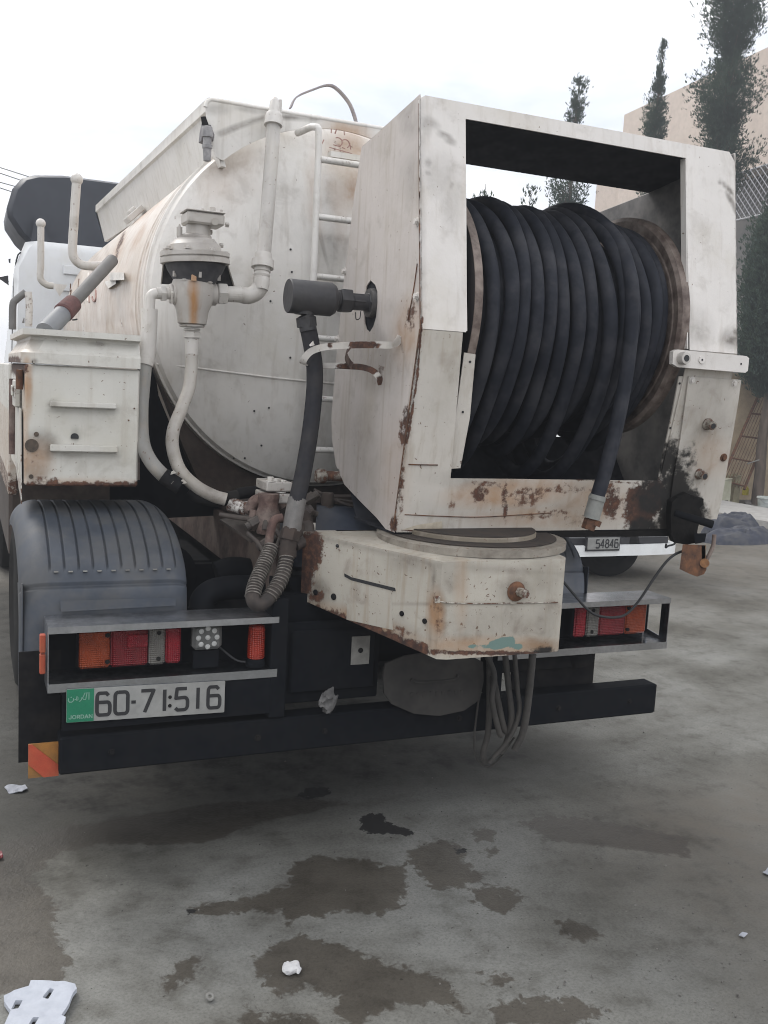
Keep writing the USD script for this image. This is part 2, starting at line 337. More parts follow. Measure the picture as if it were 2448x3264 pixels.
STONE = mat_plain('plaster_lump', (.42, .42, .43), (.55, .54, .53), 40., .9, bump=.5)
GRAVEL = mat_plain('loose_gravel', (.06, .055, .05), (.20, .19, .17), 120., .9, bump=.4)
WRAG = mat_plain('dirty_rag', (.04, .038, .037), (.15, .145, .14), 22., .9, bump=.5)
def mat_lens(name, col, rough=.22):
    return usdkit.material(stage, L + name, {'g': ('geometry', {}), 'n': ('noise_texture', {'scale': 14., 'detail': 6.}), 'c': ('rgb_ramp', {'ramp': [(.3, tuple(np.array(col) * .55)), (.65, col)]}),
        'mp': ('mapping', {'scale': (1., 1., 1.)}), 'w': ('wave_texture', {'bands_direction': 'x', 'scale': 45., 'detail': 0.}), 'w2': ('wave_texture', {'bands_direction': 'z', 'scale': 45., 'detail': 0.}), 'ad': ('math', {'math_type': 'add'}), 'bp': ('bump', {'strength': .8, 'distance': .003}),
        'p': ('principled_bsdf', {'roughness': rough, 'specular_ior_level': .5, 'coat_weight': .3, 'subsurface_weight': .0})},
        [('g.position', 'n.vector'), ('n.fac', 'c.fac'), ('c.color', 'p.base_color'), ('g.position', 'w.vector'), ('g.position', 'w2.vector'), ('w.fac', 'ad.value1'), ('w2.fac', 'ad.value2'), ('ad.value', 'bp.height'), ('bp.normal', 'p.normal')], surface='p.BSDF')
LENSR = mat_lens('red_lens', (.13, .005, .008)); LENSR2 = mat_lens('bright_red_lens', (.21, .006, .013)); LENSO = mat_lens('orange_lens', (.23, .034, .005)); LENSW = mat_lens('clear_lens', (.13, .122, .108)); LENSB = mat_lens('beacon_lens', (.27, .022, .009))
REFLO = mat_plain('orange_reflector', (.28, .038, .017), (.36, .055, .023), 30., .5, bump=.1, dust=(.30, .10, .04), dustamt=.5)
REFLY = mat_plain('amber_reflector', (.20, .085, .018), (.30, .13, .02), 24., .6, bump=.1, dust=(.10, .07, .03), dustamt=.6)
LED = mat_plain('lamp_bezel', (.06, .06, .057), (.10, .10, .095), 40., .5)
LEDDOT = mat_plain('lamp_reflector', (.30, .30, .29), (.42, .42, .40), 80., .25)

# ------------------------------------------------------------------ ground: one sheet, fine near the camera, with the stains that the photograph shows
def px_poly(L): return sg.Polygon([tuple(at(x, y, Z=0)[:2]) for x, y in L]).buffer(0)
puddles = [
    [(600, 2890), (700, 2870), (820, 2850), (920, 2820), (935, 2750), (1000, 2728), (1100, 2735), (1190, 2740), (1210, 2760), (1290, 2760), (1298, 2840), (1280, 2890), (1220, 2915), (1120, 2905), (1060, 2905), (1025, 2925), (960, 2920), (920, 2945), (895, 2905), (800, 2902), (700, 2912), (620, 2908)],
    [(1300, 2710), (1330, 2690), (1400, 2677), (1470, 2690), (1490, 2715), (1480, 2745), (1540, 2785), (1520, 2810), (1470, 2830), (1370, 2838), (1345, 2790), (1300, 2745)],
    [(1500, 2840), (1540, 2820), (1620, 2830), (1662, 2845), (1655, 2880), (1610, 2908), (1560, 2898), (1510, 2870)],
    [(1775, 2935), (1850, 2945), (1910, 2980), (1890, 3005), (1840, 3000), (1790, 2975)],
    [(810, 3050), (860, 3020), (945, 2975), (1000, 2990), (1100, 3010), (1150, 3040), (1260, 3075), (1410, 3110), (1470, 3190), (1480, 3225), (1400, 3200), (1300, 3190), (1240, 3215), (1150, 3262), (1090, 3262), (1060, 3220), (1075, 3180), (1010, 3160), (980, 3130), (900, 3175), (850, 3140)],
    [(510, 3130), (560, 3080), (620, 3035), (650, 3055), (620, 3090), (580, 3150), (530, 3155)],
    [(760, 3240), (800, 3195), (835, 3215), (815, 3250), (900, 3225), (1010, 3240), (1060, 3300), (760, 3300)],
    [(1660, 2620), (1760, 2600), (1900, 2610), (2050, 2640), (2200, 2670), (2190, 2730), (2100, 2720), (1900, 2690), (1760, 2680)],
    [(1560, 3210), (1680, 3175), (1850, 3185), (1930, 3215), (1880, 3260), (1700, 3280), (1570, 3250)],
    [(1545, 3100), (1580, 3095), (1630, 3120), (1600, 3138), (1550, 3132)],
    [(1535, 2710), (1580, 2700), (1600, 2712), (1560, 2728)],
    [(1505, 2645), (1545, 2638), (1580, 2655), (1570, 2680), (1520, 2680)],
    [(0, 2690), (180, 2640), (420, 2600), (700, 2560), (960, 2540), (1100, 2560), (830, 2620), (700, 2670), (600, 2690), (330, 2690), (180, 2720), (100, 2800), (180, 2880), (170, 2960), (230, 3060), (180, 3140), (0, 3180), (-120, 3000), (-120, 2720)],
]
drips = [[(945, 2540), (985, 2510), (1050, 2510), (1050, 2535), (1000, 2545), (955, 2555)], [(1150, 2600), (1180, 2590), (1220, 2595), (1240, 2620), (1290, 2640), (1320, 2650), (1310, 2662), (1260, 2655), (1180, 2655), (1150, 2640)],
         [(1450, 2705), (1485, 2700), (1490, 2718), (1460, 2720)], [(600, 2895), (612, 2893), (614, 2905), (602, 2906)]]
wetp = [px_poly(p) for p in puddles]; dripp = [px_poly(p) for p in drips]
gx = np.concatenate([-np.geomspace(70, .62, 26), np.arange(-.5, 3.2, .0125), np.linspace(3.25, 7, 40), np.geomspace(7.2, 90, 26)])
gy = np.concatenate([-np.geomspace(40, 1.75, 14), np.arange(-1.6, 1.6, .0125), np.linspace(1.65, 7, 50), np.geomspace(7.2, 110, 30)])
GX, GY = np.meshgrid(gx, gy, indexing='ij'); Pg = np.stack([GX.ravel(), GY.ravel(), np.zeros(GX.size)], 1)
nearm = (np.abs(Pg[:, 0] - 1.3) < 2.2) & (np.abs(Pg[:, 1]) < 1.8)
def field(polys, P, w):
    out = np.zeros(len(P)); idx = np.where((P[:, 0] > -.7) & (P[:, 0] < 4.5) & (P[:, 1] > -1.8) & (P[:, 1] < 2.2))[0]; pts = shapely.points(P[idx, 0], P[idx, 1]); best = np.full(len(idx), -1e3)
    for g in polys:
        b = g.bounds; near = (P[idx, 0] > b[0] - .1) & (P[idx, 0] < b[2] + .1) & (P[idx, 1] > b[1] - .1) & (P[idx, 1] < b[3] + .1)
        k = np.where(near)[0]
        if not len(k): continue
        d = shapely.distance(g.exterior, pts[k]); ins = shapely.contains(g, pts[k]); best[k] = np.maximum(best[k], np.where(ins, d, -d))
    out[idx] = np.clip(.5 + best / w, 0, 1); return out
zz = (meshkit.fbm(np.stack([Pg[:, 0] * 1.3, Pg[:, 1] * 1.3, Pg[:, 0] * 0], 1), 3) - .5) * .012 * np.clip(1 - np.hypot(Pg[:, 0] - 1, Pg[:, 1]) / 30, 0, 1)
Vg = Pg.copy(); Vg[:, 2] = zz
ny = len(gy); I, J = np.meshgrid(np.arange(len(gx) - 1), np.arange(ny - 1), indexing='ij'); q0 = (I * ny + J).ravel()
Fg = np.vstack([np.stack([q0, q0 + ny, q0 + ny + 1], 1), np.stack([q0, q0 + ny + 1, q0 + 1], 1)])
CONC = usdkit.material(stage, L + 'concrete_ground', {
    'g': ('geometry', {}), 'aw': ('attribute', {'attribute': 'wet'}), 'ad': ('attribute', {'attribute': 'drip'}), 'as': ('attribute', {'attribute': 'sand'}),
    'n1': ('noise_texture', {'scale': .9, 'detail': 8., 'roughness': .6}), 'n2': ('noise_texture', {'scale': 7., 'detail': 8., 'roughness': .68}), 'n3': ('noise_texture', {'scale': 110., 'detail': 5., 'roughness': .7}), 'n4': ('noise_texture', {'scale': 16., 'detail': 6., 'roughness': .62}),
    'n6': ('noise_texture', {'scale': 42., 'detail': 4., 'roughness': .6}),
    'c1': ('rgb_ramp', {'ramp': [(.36, (.068, .065, .055)), (.5, (.122, .119, .107)), (.62, (.165, .164, .152))]}),
    'c2': ('rgb_ramp', {'ramp': [(.3, (.50, .48, .44)), (.48, (.95, .95, .94)), (.75, (1.2, 1.2, 1.18))]}), 'm1': ('mix', {'mix_type': 'multiply', 'fac': .8}),
    'c3': ('rgb_ramp', {'ramp': [(.28, (.62, .61, .60)), (.5, (1, 1, 1)), (.72, (1.2, 1.2, 1.2))]}), 'm2': ('mix', {'mix_type': 'multiply', 'fac': .85}),
    'sp': ('map_range', {'range_type': 'smoothstep', 'from_min': .67, 'from_max': .72}), 'm2b': ('mix', {'color2': (.035, .032, .028)}),
    'sk': ('math', {'math_type': 'multiply', 'use_clamp': True}), 'ss': ('math', {'math_type': 'multiply_add', 'value2': 2.0, 'value3': -.4}), 'm3': ('mix', {'color2': (.115, .101, .083)}),
    'n7': ('noise_texture', {'scale': 26., 'detail': 9., 'roughness': .66, 'distortion': .5}), 'wk': ('math', {'math_type': 'multiply_add', 'value2': 1.45, 'value3': -.72}), 'dk': ('math', {'math_type': 'multiply_add', 'value2': 2.4, 'value3': -1.2}), 'wa': ('math', {'math_type': 'add'}), 'wr': ('map_range', {'range_type': 'smoothstep', 'from_min': .42, 'from_max': .60}), 'm4': ('mix', {'mix_type': 'multiply', 'color2': (.36, .31, .26)}),
    'wf': ('math', {'math_type': 'multiply', 'value2': .88}),
    'au': ('attribute', {'attribute': 'tail_shade'}), 'uk': ('math', {'math_type': 'multiply_add', 'value2': 2.0, 'value3': .0}), 'um': ('math', {'math_type': 'multiply', 'use_clamp': True}), 'm6': ('mix', {'color2': (.022, .021, .018)}), 'da': ('math', {'math_type': 'add'}), 'dr': ('map_range', {'range_type': 'smoothstep', 'from_min': .45, 'from_max': .55}), 'm5': ('mix', {'color2': (.016, .015, .014)}), 
    'ro': ('math', {'math_type': 'multiply_add', 'value2': -.40, 'value3': .92}),
    'hh': ('math', {'math_type': 'multiply_add', 'value2': .5}), 'bp': ('bump', {'strength': .5, 'distance': .006}), 'p': ('principled_bsdf', {'specular_ior_level': .3})},
    [('g.position', 'n1.vector'), ('g.position', 'n2.vector'), ('g.position', 'n3.vector'), ('g.position', 'n4.vector'), ('g.position', 'n6.vector'), ('n1.fac', 'c1.fac'), ('n2.fac', 'c2.fac'), ('n3.fac', 'c3.fac'),
     ('c1.color', 'm1.color1'), ('c2.color', 'm1.color2'), ('m1.color', 'm2.color1'), ('c3.color', 'm2.color2'), ('n6.fac', 'sp.value'), ('m2.color', 'm2b.color1'), ('sp.result', 'm2b.fac'),
     ('n2.fac', 'ss.value1'), ('ss.value', 'sk.value1'), ('as.fac', 'sk.value2'), ('m2b.color', 'm3.color1'), ('sk.value', 'm3.fac'),
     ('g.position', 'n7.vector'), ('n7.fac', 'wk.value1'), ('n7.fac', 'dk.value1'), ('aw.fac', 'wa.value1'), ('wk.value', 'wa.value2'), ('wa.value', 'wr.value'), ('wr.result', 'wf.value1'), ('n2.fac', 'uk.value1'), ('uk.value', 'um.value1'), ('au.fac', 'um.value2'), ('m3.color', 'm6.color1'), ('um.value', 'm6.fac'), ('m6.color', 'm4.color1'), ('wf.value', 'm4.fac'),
     ('ad.fac', 'da.value1'), ('dk.value', 'da.value2'), ('da.value', 'dr.value'), ('m4.color', 'm5.color1'), ('dr.result', 'm5.fac'), ('m5.color', 'p.base_color'), ('wr.result', 'ro.value1'), ('ro.value', 'p.roughness'),
     ('n3.fac', 'hh.value1'), ('n4.fac', 'hh.value3'), ('hh.value', 'bp.height'), ('bp.normal', 'p.normal')], surface='p.BSDF')
def sand_f(P):
    far = np.clip((P[:, 0] - 1.9) / .8, 0, 1) * np.clip((.2 - P[:, 1]) / .5 + .2, 0, 1)
    return np.clip(np.maximum(far, np.clip((P[:, 1] - 2.) / 3., 0, .8)), 0, 1)
def tail_shade_f(P):
    # shade under the tail of the truck, painted into the ground colour
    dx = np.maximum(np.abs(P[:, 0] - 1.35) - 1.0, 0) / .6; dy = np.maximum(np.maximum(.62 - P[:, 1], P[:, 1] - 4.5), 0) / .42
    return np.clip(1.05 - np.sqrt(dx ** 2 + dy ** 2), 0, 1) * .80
obj('ground', trimesh.Trimesh(Vg, Fg, process=False), CONC, smooth=True, kind='structure', wear={'wet': lambda P: field(wetp, P, .11), 'drip': lambda P: field(dripp, P, .04), 'sand': sand_f, 'tail_shade': tail_shade_f})


# ================================================================== the tanker truck
T = thing('tanker_truck', 'old cream-white tank truck with a swivelling hose reel housing at its tail', 'tank truck', (1.48, 2.3, 0))
XL, XR = .247, 2.715                                            # outer ends of the lamp boxes
# ---- chassis
RAILM = mat_plain('rail_primer', (.035, .022, .018), (.10, .062, .050), 14., .85, dust=(.14, .115, .095), dustamt=.55, bump=.5)
for s, X in ((0, 1.075), (1, 1.885)):
    y0 = .15
    rail = sweep(np.array([[X, y0, 1.02], [X, 6.4, 1.02]]), np.array([[-.10, -.035], [-.10, .035], [-.088, .035], [-.088, -.022], [.088, -.022], [.088, .035], [.10, .035], [.10, -.035]])[:, ::1], up=(0, 0, 1))
    fr = obj('chassis_rail', rail, RAILM, T)
    if s == 0:
        obj('stiffener', box(X - .045, X + .03, .30, .34, .925, 1.115), RUSTPIPE, fr)
obj('subframe', [box(1.06, 1.13, .55, 5.0, 1.125, 1.20), box(1.83, 1.90, .55, 5.0, 1.125, 1.20), box(1.10, 1.86, .62, .70, 1.13, 1.24), box(1.1, 1.86, 1.8, 1.9, 1.0, 1.24), box(1.1, 1.86, 3.2, 3.3, 1.0, 1.24)], CHASSIS, T)
# tank saddle: the dark skirt under the dished end
a = np.linspace(math.radians(200), math.radians(340), 40); TC = np.array([1.49, 2.03])
sad = [(TC[0] + .80 * math.cos(t), TC[1] + .80 * math.sin(t)) for t in a]
poly = sg.Polygon(sad + [(2.0, 1.15), (1.0, 1.15), (.86, 1.45)]).buffer(0)
poly = poly.difference(sg.Point(TC[0], TC[1]).buffer(.765, 64))
obj('tank_saddle', place(extrude(poly, .06), (0, 1.12, 0), (1, 0, 0), (0, 0, 1), (0, -1, 0)), CHASSIS, T)
obj('cross_member', [box(1.02, 1.94, .10, .16, .70, .95), box(1.03, 1.93, .16, .20, .66, 1.0)], BLACK, T)
obj('rear_axle', [cyl((.55, 2.2, .49), (2.41, 2.2, .49), .075), lathe((1.48, 1.85, .5), (0, 1, 0), [(0, .10), (.06, .2), (.25, .24), (.45, .2), (.5, .1)], 24)], CHASSIS, T)
# ---- wheels
def wheel(X0, X1, Y, R):
    s = 1 if X1 > X0 else -1; w = abs(X1 - X0); p = (X0, Y, R)
    t = obj('wheel', lathe(p, (s, 0, 0), [(.02, R * .58), (0, R * .66), (.015, R * .9), (.05, R * .985), (w * .2, R), (w * .8, R), (w - .05, R * .985), (w - .015, R * .9), (w, R * .66), (w - .02, R * .58)], 48), TYRE, T, smooth=35)
    obj('rim', lathe(p, (s, 0, 0), [(.03, R * .57), (.05, R * .5), (.12, R * .42), (.13, R * .2), (.08, R * .16), (.08, .01)], 32), CAST_RIM, t, smooth=35)
CAST_RIM = mat_plain('wheel_rim_paint', (.16, .155, .15), (.26, .25, .24), 14., .6, dust=(.12, .1, .08), dustamt=.6)
wheel(.235, .49, 2.2, .49); wheel(.52, .77, 2.2, .49); wheel(2.725, 2.47, 2.2, .49); wheel(2.44, 2.19, 2.2, .49); wheel(.24, .52, 5.6, .5); wheel(2.72, 2.44, 5.6, .5)
obj('added_shade_plate', panel([(350, 1660), (350, 1530), (446, 1530), (446, 1262), (466, 1190), (490, 1150), (505, 1260), (560, 1395), (700, 1510), (900, 1565), (900, 1640), (760, 1640)], np.array([0, 1.13, 0]), (0, -1, 0), .004), BLACK, T)  # black sheet added where only shade shows beside the tank
obj('added_dark_box', box(.62, 1.03, 1.02, 1.6, .55, .90, .02), BLACK, T)  # unseen box added to keep the gap by the rail dark
obj('added_dark_panel', box(.735, 1.03, .95, 1.0, .62, .90, .004), BLACK, T)  # black panel added to block light between guard and chassis
obj('added_under_floor', box(.78, 2.18, .17, 4.6, .70, .715), BLACK, T)  # unseen plate added to stop light reaching the ground below
obj('added_dark_tank', box(.26, .76, .30, .9, .42, .60, .03), BLACK, T)  # unseen block added to darken the underbody
obj('added_dark_panel', box(1.93, 2.0, .95, 1.6, .55, 1.2, .004), BLACK, T)  # matching black panel added on the right to block light
# ---- tank with dished end
R = .785; Y0, Y1 = 1.0, 4.75
prof = [(-.155, .001), (-.153, .12), (-.143, .26), (-.124, .40), (-.098, .52), (-.064, .63), (-.03, .71), (0., R - .012), (.03, R), (.034, R + .009), (.06, R + .009), (.064, R)]
for yb in (.13, .22, .30): prof += [(yb - .012, R), (yb - .006, R + .005), (yb + .006, R + .005), (yb + .012, R)]
prof += [(y, R) for y in np.linspace(.34, Y1 - Y0 - .05, 50)] + [(Y1 - Y0, R - .03), (Y1 - Y0 + .12, .5), (Y1 - Y0 + .16, .001)]
tank = lathe((TC[0], Y0, TC[1]), (0, 1, 0), prof, 200)
trust = either(near_line([((300, 1290), (430, 1330))], 5, 0), blobs((480, 620, 70, 10, 132, .62), (560, 520, 90, 9, 130, .55), (540, 680, 40, 7, 120, .5), (385, 770, 45, 7, 112, .62), (372, 815, 30, 6, 105, .6), (1080, 480, 60, 40, 0, .40), (560, 1395, 12, 60, -35, .5), (700, 1500, 90, 9, 30, .45)))
tstain = either(blobs((500, 640, 95, 16, 130, .75), (600, 500, 110, 16, 138, .5), (1110, 470, 60, 50, 0, .8), (1110, 560, 60, 60, 0, .55), (380, 790, 60, 14, 110, .8), (1090, 640, 30, 120, 0, .35), (640, 450, 120, 40, 140, .3), (270, 950, 60, 60, 0, .3)), lambda P: np.zeros(len(P)))
tgrime = either(near_line([((490, 1250), (560, 1370)), ((560, 1370), (680, 1470)), ((680, 1470), (830, 1530)), ((830, 1530), (1060, 1550))], 26, .55), blobs((300, 860, 14, 130, 0, .35), (250, 930, 8, 130, 0, .35), (340, 900, 6, 160, 0, .3), (600, 1180, 160, 90, 0, .22), (900, 640, 180, 90, 30, .15), (1050, 820, 40, 180, 0, .45), (1030, 780, 8, 20, 0, .9), (1045, 820, 6, 14, 0, .9), (1020, 850, 8, 10, 0, .9), (880, 560, 30, 50, 0, .35), (760, 430, 40, 20, 0, .4), (700, 400, 20, 30, 0, .5), (900, 700, 10, 30, 0, .5), (560, 1230, 60, 60, 0, .2), (680, 690, 120, 80, 0, .16)))
tstain2 = either(tstain, lambda P: np.clip((P[:, 1] - .98) / .25, 0, 1) * np.clip((1.15 - P[:, 0]) / .4, 0, 1) * .42, blobs((470, 660, 60, 12, 128, 1.3), (560, 540, 90, 10, 134, 1.1), (440, 760, 60, 14, 118, .8), (620, 470, 50, 24, 140, .5), (1000, 620, 20, 120, 0, .4), (700, 560, 60, 90, 20, .28), (1120, 590, 20, 40, 0, .9), (780, 520, 40, 60, 0, .25)))
obj('tank', tank, P_TANK, T, smooth=35, wear={'rust': trust, 'stain': tstain2, 'grime': tgrime})
TANK = T + '/tank'
def on_tank(px, py, out=0.):
    r = RC.T @ np.array([px - CX, py - CY, FPX]); o = CAM - [TC[0], 0, TC[1]]; a_ = r[0] ** 2 + r[2] ** 2; b_ = 2 * (o[0] * r[0] + o[2] * r[2]); c_ = o[0] ** 2 + o[2] ** 2 - (R + out) ** 2
    D_ = max(b_ * b_ - 4 * a_ * c_, 0); return CAM + r * (-b_ - math.sqrt(D_)) / (2 * a_)
# weld seams over the dished end, dark pin holes, small studs
def on_head(x, z, out=.0):
    r = math.hypot(x - TC[0], z - TC[1]); s = np.interp(r, [q[1] for q in prof[:9]], [q[0] for q in prof[:9]]); return np.array([x, Y0 + s - out, z])
def head_px(px, py, out=0.):
    p = at(px, py, Y=.85)
    for _ in range(6): p = at(px, py, Y=on_head(p[0], p[2])[1])
    return p - [0, out, 0]
seam = [head_px(x, y, .001) for x, y in [(500, 1160), (600, 1170), (760, 1190), (900, 1207), (1060, 1222), (1200, 1232)]]
obj('weld_seam', tube(seam, .0042, 8, 6), P_TANK, TANK, smooth=40)
for x, y in [(930, 867), (926, 795), (862, 960), (925, 1140), (857, 1300), (833, 1420), (780, 1460), (810, 1310), (505, 925), (463, 866), (446, 920), (745, 1460)]:
    p = head_px(x, y, .0) if x > 500 else at(x, y, X=.74); obj('pin_hole', cyl(p + [0, .003, 0], p - [0, .003, 0], .0045, n=8), INK, TANK)
# ---- overflow tray along the top of the tank
YR = .93
zt = lambda y: 2.822 + (y - YR) * .022
rx = .925
V = []
sc_ = lambda y, dz: (y, 2.74 + (y - YR) * .0249 + dz)
prof_s = [(rx + .055, -.17), (rx - .002, .030), (rx - .014, .038), (rx - .014, .085), (rx - .004, .092), (rx + .008, .088), (rx + .010, .035), (rx + .075, -.17)]
Vs = [(x, *sc_(y, z)) for y in (YR, 4.55) for x, z in prof_s]; k_ = len(prof_s); Fs = []
for j in range(k_): j2 = (j + 1) % k_; Fs += [[j, j2, k_ + j2], [j, k_ + j2, k_ + j]]
for j in range(1, k_ - 1): Fs += [[0, j + 1, j], [k_, k_ + j, k_ + j + 1]]
side = fix(trimesh.Trimesh(Vs, Fs, process=False))
gr = near_line([((640, 330), (330, 650))], 18, .35)
obj('tray_side', dense(side, .08), P_TANK, T, wear={'grime': gr})
obj('tray_side', dense(sweep(np.array([[2.06, YR, 2.74], [2.06, 4.55, 2.83]]), np.array([[-.088, .05], [.085, .012], [.092, 0], [.085, -.012], [-.088, .028]]), up=(0, 0, 1)), .2), P_TANK, T)
xs = np.linspace(.985, 2.07, 60)
arc = [(x, TC[1] + math.sqrt(max((R - .03) ** 2 - (x - TC[0]) ** 2, 0))) for x in xs]
top = [(2.08, 2.74), (2.08, 2.81), (2.06, 2.823), (.925, 2.823), (.918, 2.818), (.906, 2.79), (.918, 2.70), (.955, 2.60)]
poly = sg.Polygon(arc + top).buffer(0)
rearplate = place(extrude(poly, .008), (0, YR - .002, 0), (1, 0, 0), (0, 0, 1), (0, -1, 0))
tr = obj('tray_end', dense(rearplate, .02), P_TANK, T, wear={'rust': blobs((1080, 440, 36, 30, 0, .62), (1130, 470, 25, 15, 0, .5), (1020, 490, 25, 20, 0, .35)), 'stain': blobs((1100, 440, 70, 55, 0, .9)), 'grime': either(near_line([((1010, 370), (1150, 385)), ((700, 425), (840, 375)), ((890, 372), (1010, 380))], 14, .9), blobs((690, 350, 40, 16, 0, .5), (800, 350, 50, 10, 8, .45), (900, 350, 30, 10, 0, .5)))})
obj('tray_lip', sweep(np.array([(.908, YR - .003, 2.79), (.914, YR - .003, 2.812), (.93, YR - .003, 2.822), (2.06, YR - .003, 2.822)]), circ(.010, 10)), P_TANK, tr, smooth=40)
# worn red-brown lettering on the plate behind the ladder
MARK = mat_plain('worn_red_lettering', (.20, .095, .075), (.38, .24, .20), 60., .7)
def stroke(pts, w): return sg.LineString(pts).buffer(w / 2, cap_style=2, join_style=1)
def arcpts(cx, cy, rx, ry, a0, a1, n=16): return [(cx + rx * math.cos(math.radians(t)), cy + ry * math.sin(math.radians(t))) for t in np.linspace(a0, a1, n)]
p0 = at(1066, 462, Y=YR - .012); u = at(1115, 468, Y=YR - .012) - p0; su = np.linalg.norm(u) / 49.
glyph = unary_union([stroke(arcpts(10, 10, 14, 12, -75, 120), 3), stroke([(-4, 0), (20, -3)], 2.5), stroke(arcpts(34, 8, 13, 12, -60, 150), 3), stroke([(24, -4), (34, -6)], 2.5), stroke([(-12, 32), (-12, 44)], 3), stroke([(0, 32), (4, 45)], 4), stroke([(30, 32), (28, 45)], 2.5), stroke([(52, -6), (48, 12)], 2.5), stroke([(-40, -4), (-34, 10)], 3), stroke([(-16, -9), (56, -17)], 2)])
obj('worn_lettering', place(extrude(affinity.scale(glyph, su, su, origin=(0, 0)), .002), p0, (1, 0, 0), (0, 0, 1), (0, -1, 0)), MARK, tr)
# ---- ladder
ld = [at(1017, 372, Y=.80), at(1009, 470, Y=.80), at(1006, 700, Y=.78), at(1000, 890, Y=.76), at(1000, 1100, Y=.76), at(997, 1440, Y=.80)]
xl = ld[2][0]
P = [(xl - .05, .92, 2.745), (xl - .015, .80, 2.75), (xl, .785, 2.70), (xl, .78, 2.4), (xl, .77, 1.9), (xl, .775, 1.42)]
lad = obj('ladder', tube(P, .0145, 14, 8), P_TANK, T, smooth=40)
obj('rail', tube([(p[0] + .40, p[1], p[2]) for p in P], .0165, 14, 8), P_TANK, lad, smooth=40)
for x, y in ((1023, 508), (1021, 692), (1017, 882), (1014, 1078), (1014, 1271), (1010, 1434)):
    z = at(x, y, Y=.78)[2]; obj('rung', cyl((xl + .01, .78, z), (xl + .39, .78, z), .0135, n=14), P_TANK, lad, smooth=40, wear={'rust': lambda P: .30 + 0 * P[:, 0]})
obj('step_plate', box(xl + .06, xl + .34, .80, .84, at(1050, 498, Y=.8)[2], at(1050, 480, Y=.8)[2]), P_TANK, lad)
# ---- vent pipe from the top to the float valve
vp = tp([(872, 385, .80), (868, 470, .80), (855, 640, .76), (842, 800, .72), (838, 835, .71)])
vent = obj('vent_pipe', tube(vp, .0285, 18, 6), P_PIPE, T, smooth=40, wear={'grime': blobs((858, 700, 25, 160, 0, .35))})
d = (vp[1] - vp[3]) / np.linalg.norm(vp[1] - vp[3])
obj('cap_nut', lathe(vp[0] - d * .02, d, [(0, .031), (.0, .037), (.035, .036), (.05, .031), (.052, .024), (.10, .020), (.115, .01), (.118, .001)], 24), P_PIPE, vent, smooth=40)
obj('lug', box(vp[0][0] + .02, vp[0][0] + .034, .80, .94, vp[0][2] - .02, vp[0][2] + .09, .004), P_PIPE, vent)
q = vp[-1]
obj('union', lathe(q + d * .035, -d, [(0, .031), (0, .034), (.028, .034), (.028, .045), (.06, .045), (.06, .033), (.075, .034), (.078, .030), (.09, .034), (.10, .030), (.115, .033), (.13, .030), (.15, .029)], 28), P_PIPE, vent, smooth=30)
el = tp([(834, 885, .70), (830, 912, .70), (815, 933, .70), (790, 943, .70), (766, 939, .70)])
obj('elbow', tube(el, lambda s: .034 - .002 * s, 18, 8), P_PIPE, vent, smooth=40)
# ---- float valve
YV = .68
vc = at(613, 935, Y=YV)
vb = obj('float_valve', [lathe(at(612, 1035, Y=YV), (0, 0, 1), [(0, .046), (.004, .056), (.05, .062), (.10, .082), (.15, .083), (.185, .070), (.20, .075), (.235, .079), (.238, .085), (.258, .085), (.262, .05)], 36),
                          cyl(at(549, 935, Y=YV), at(690, 938, Y=YV), .044, n=28, ch=.006), box(vc[0] - .055, vc[0] + .065, YV - .07, YV + .06, vc[2] + .03, vc[2] + .055, .012)], P_VALVE, T, smooth=35,
          wear={'stain': blobs((617, 900, 13, 30, 0, 1.2), (618, 960, 12, 60, 0, 1.3), (617, 1010, 12, 35, 0, 1.1))})
for x, y in ((581, 868), (613, 874), (657, 880)): obj('bolt', bolt(at(x, y, Y=YV - .06), (0, 0, 1), .008), P_VALVE, vb)
obj('rust_run', [box(at(610, 880, Y=YV - .086)[0], at(627, 880, Y=YV - .086)[0], YV - .088, YV - .082, at(610, 902, Y=YV)[2], at(610, 876, Y=YV)[2], .003)], mat_plain('orange_rust_label', (.42, .24, .13), (.55, .38, .25), 50., .8), vb)
obj('hex_nut', [hexnut(at(692, 936, Y=YV), at(722, 937, Y=YV), .043), cyl(at(722, 937, Y=YV), at(768, 939, Y=YV), .031, n=22)], P_PIPE, vb)
obj('hex_nut', [hexnut(at(549, 936, Y=YV), at(540, 936, Y=YV), .042), hexnut(at(529, 936, Y=YV), at(512, 936, Y=YV), .030), cyl(at(540, 936, Y=YV), at(500, 935, Y=YV), .022, n=18)], P_PIPE, vb)
obj('outlet', [hexnut(at(612, 1035, Y=YV), at(612, 1043, Y=YV), .050, n=24), hexnut(at(612, 1047, Y=YV), at(612, 1055, Y=YV), .034), hexnut(at(612, 1057, Y=YV), at(612, 1078, Y=YV), .034), cyl(at(612, 1078, Y=YV), at(611, 1130, Y=YV), .026, n=18)], P_PIPE, vb, smooth=30)
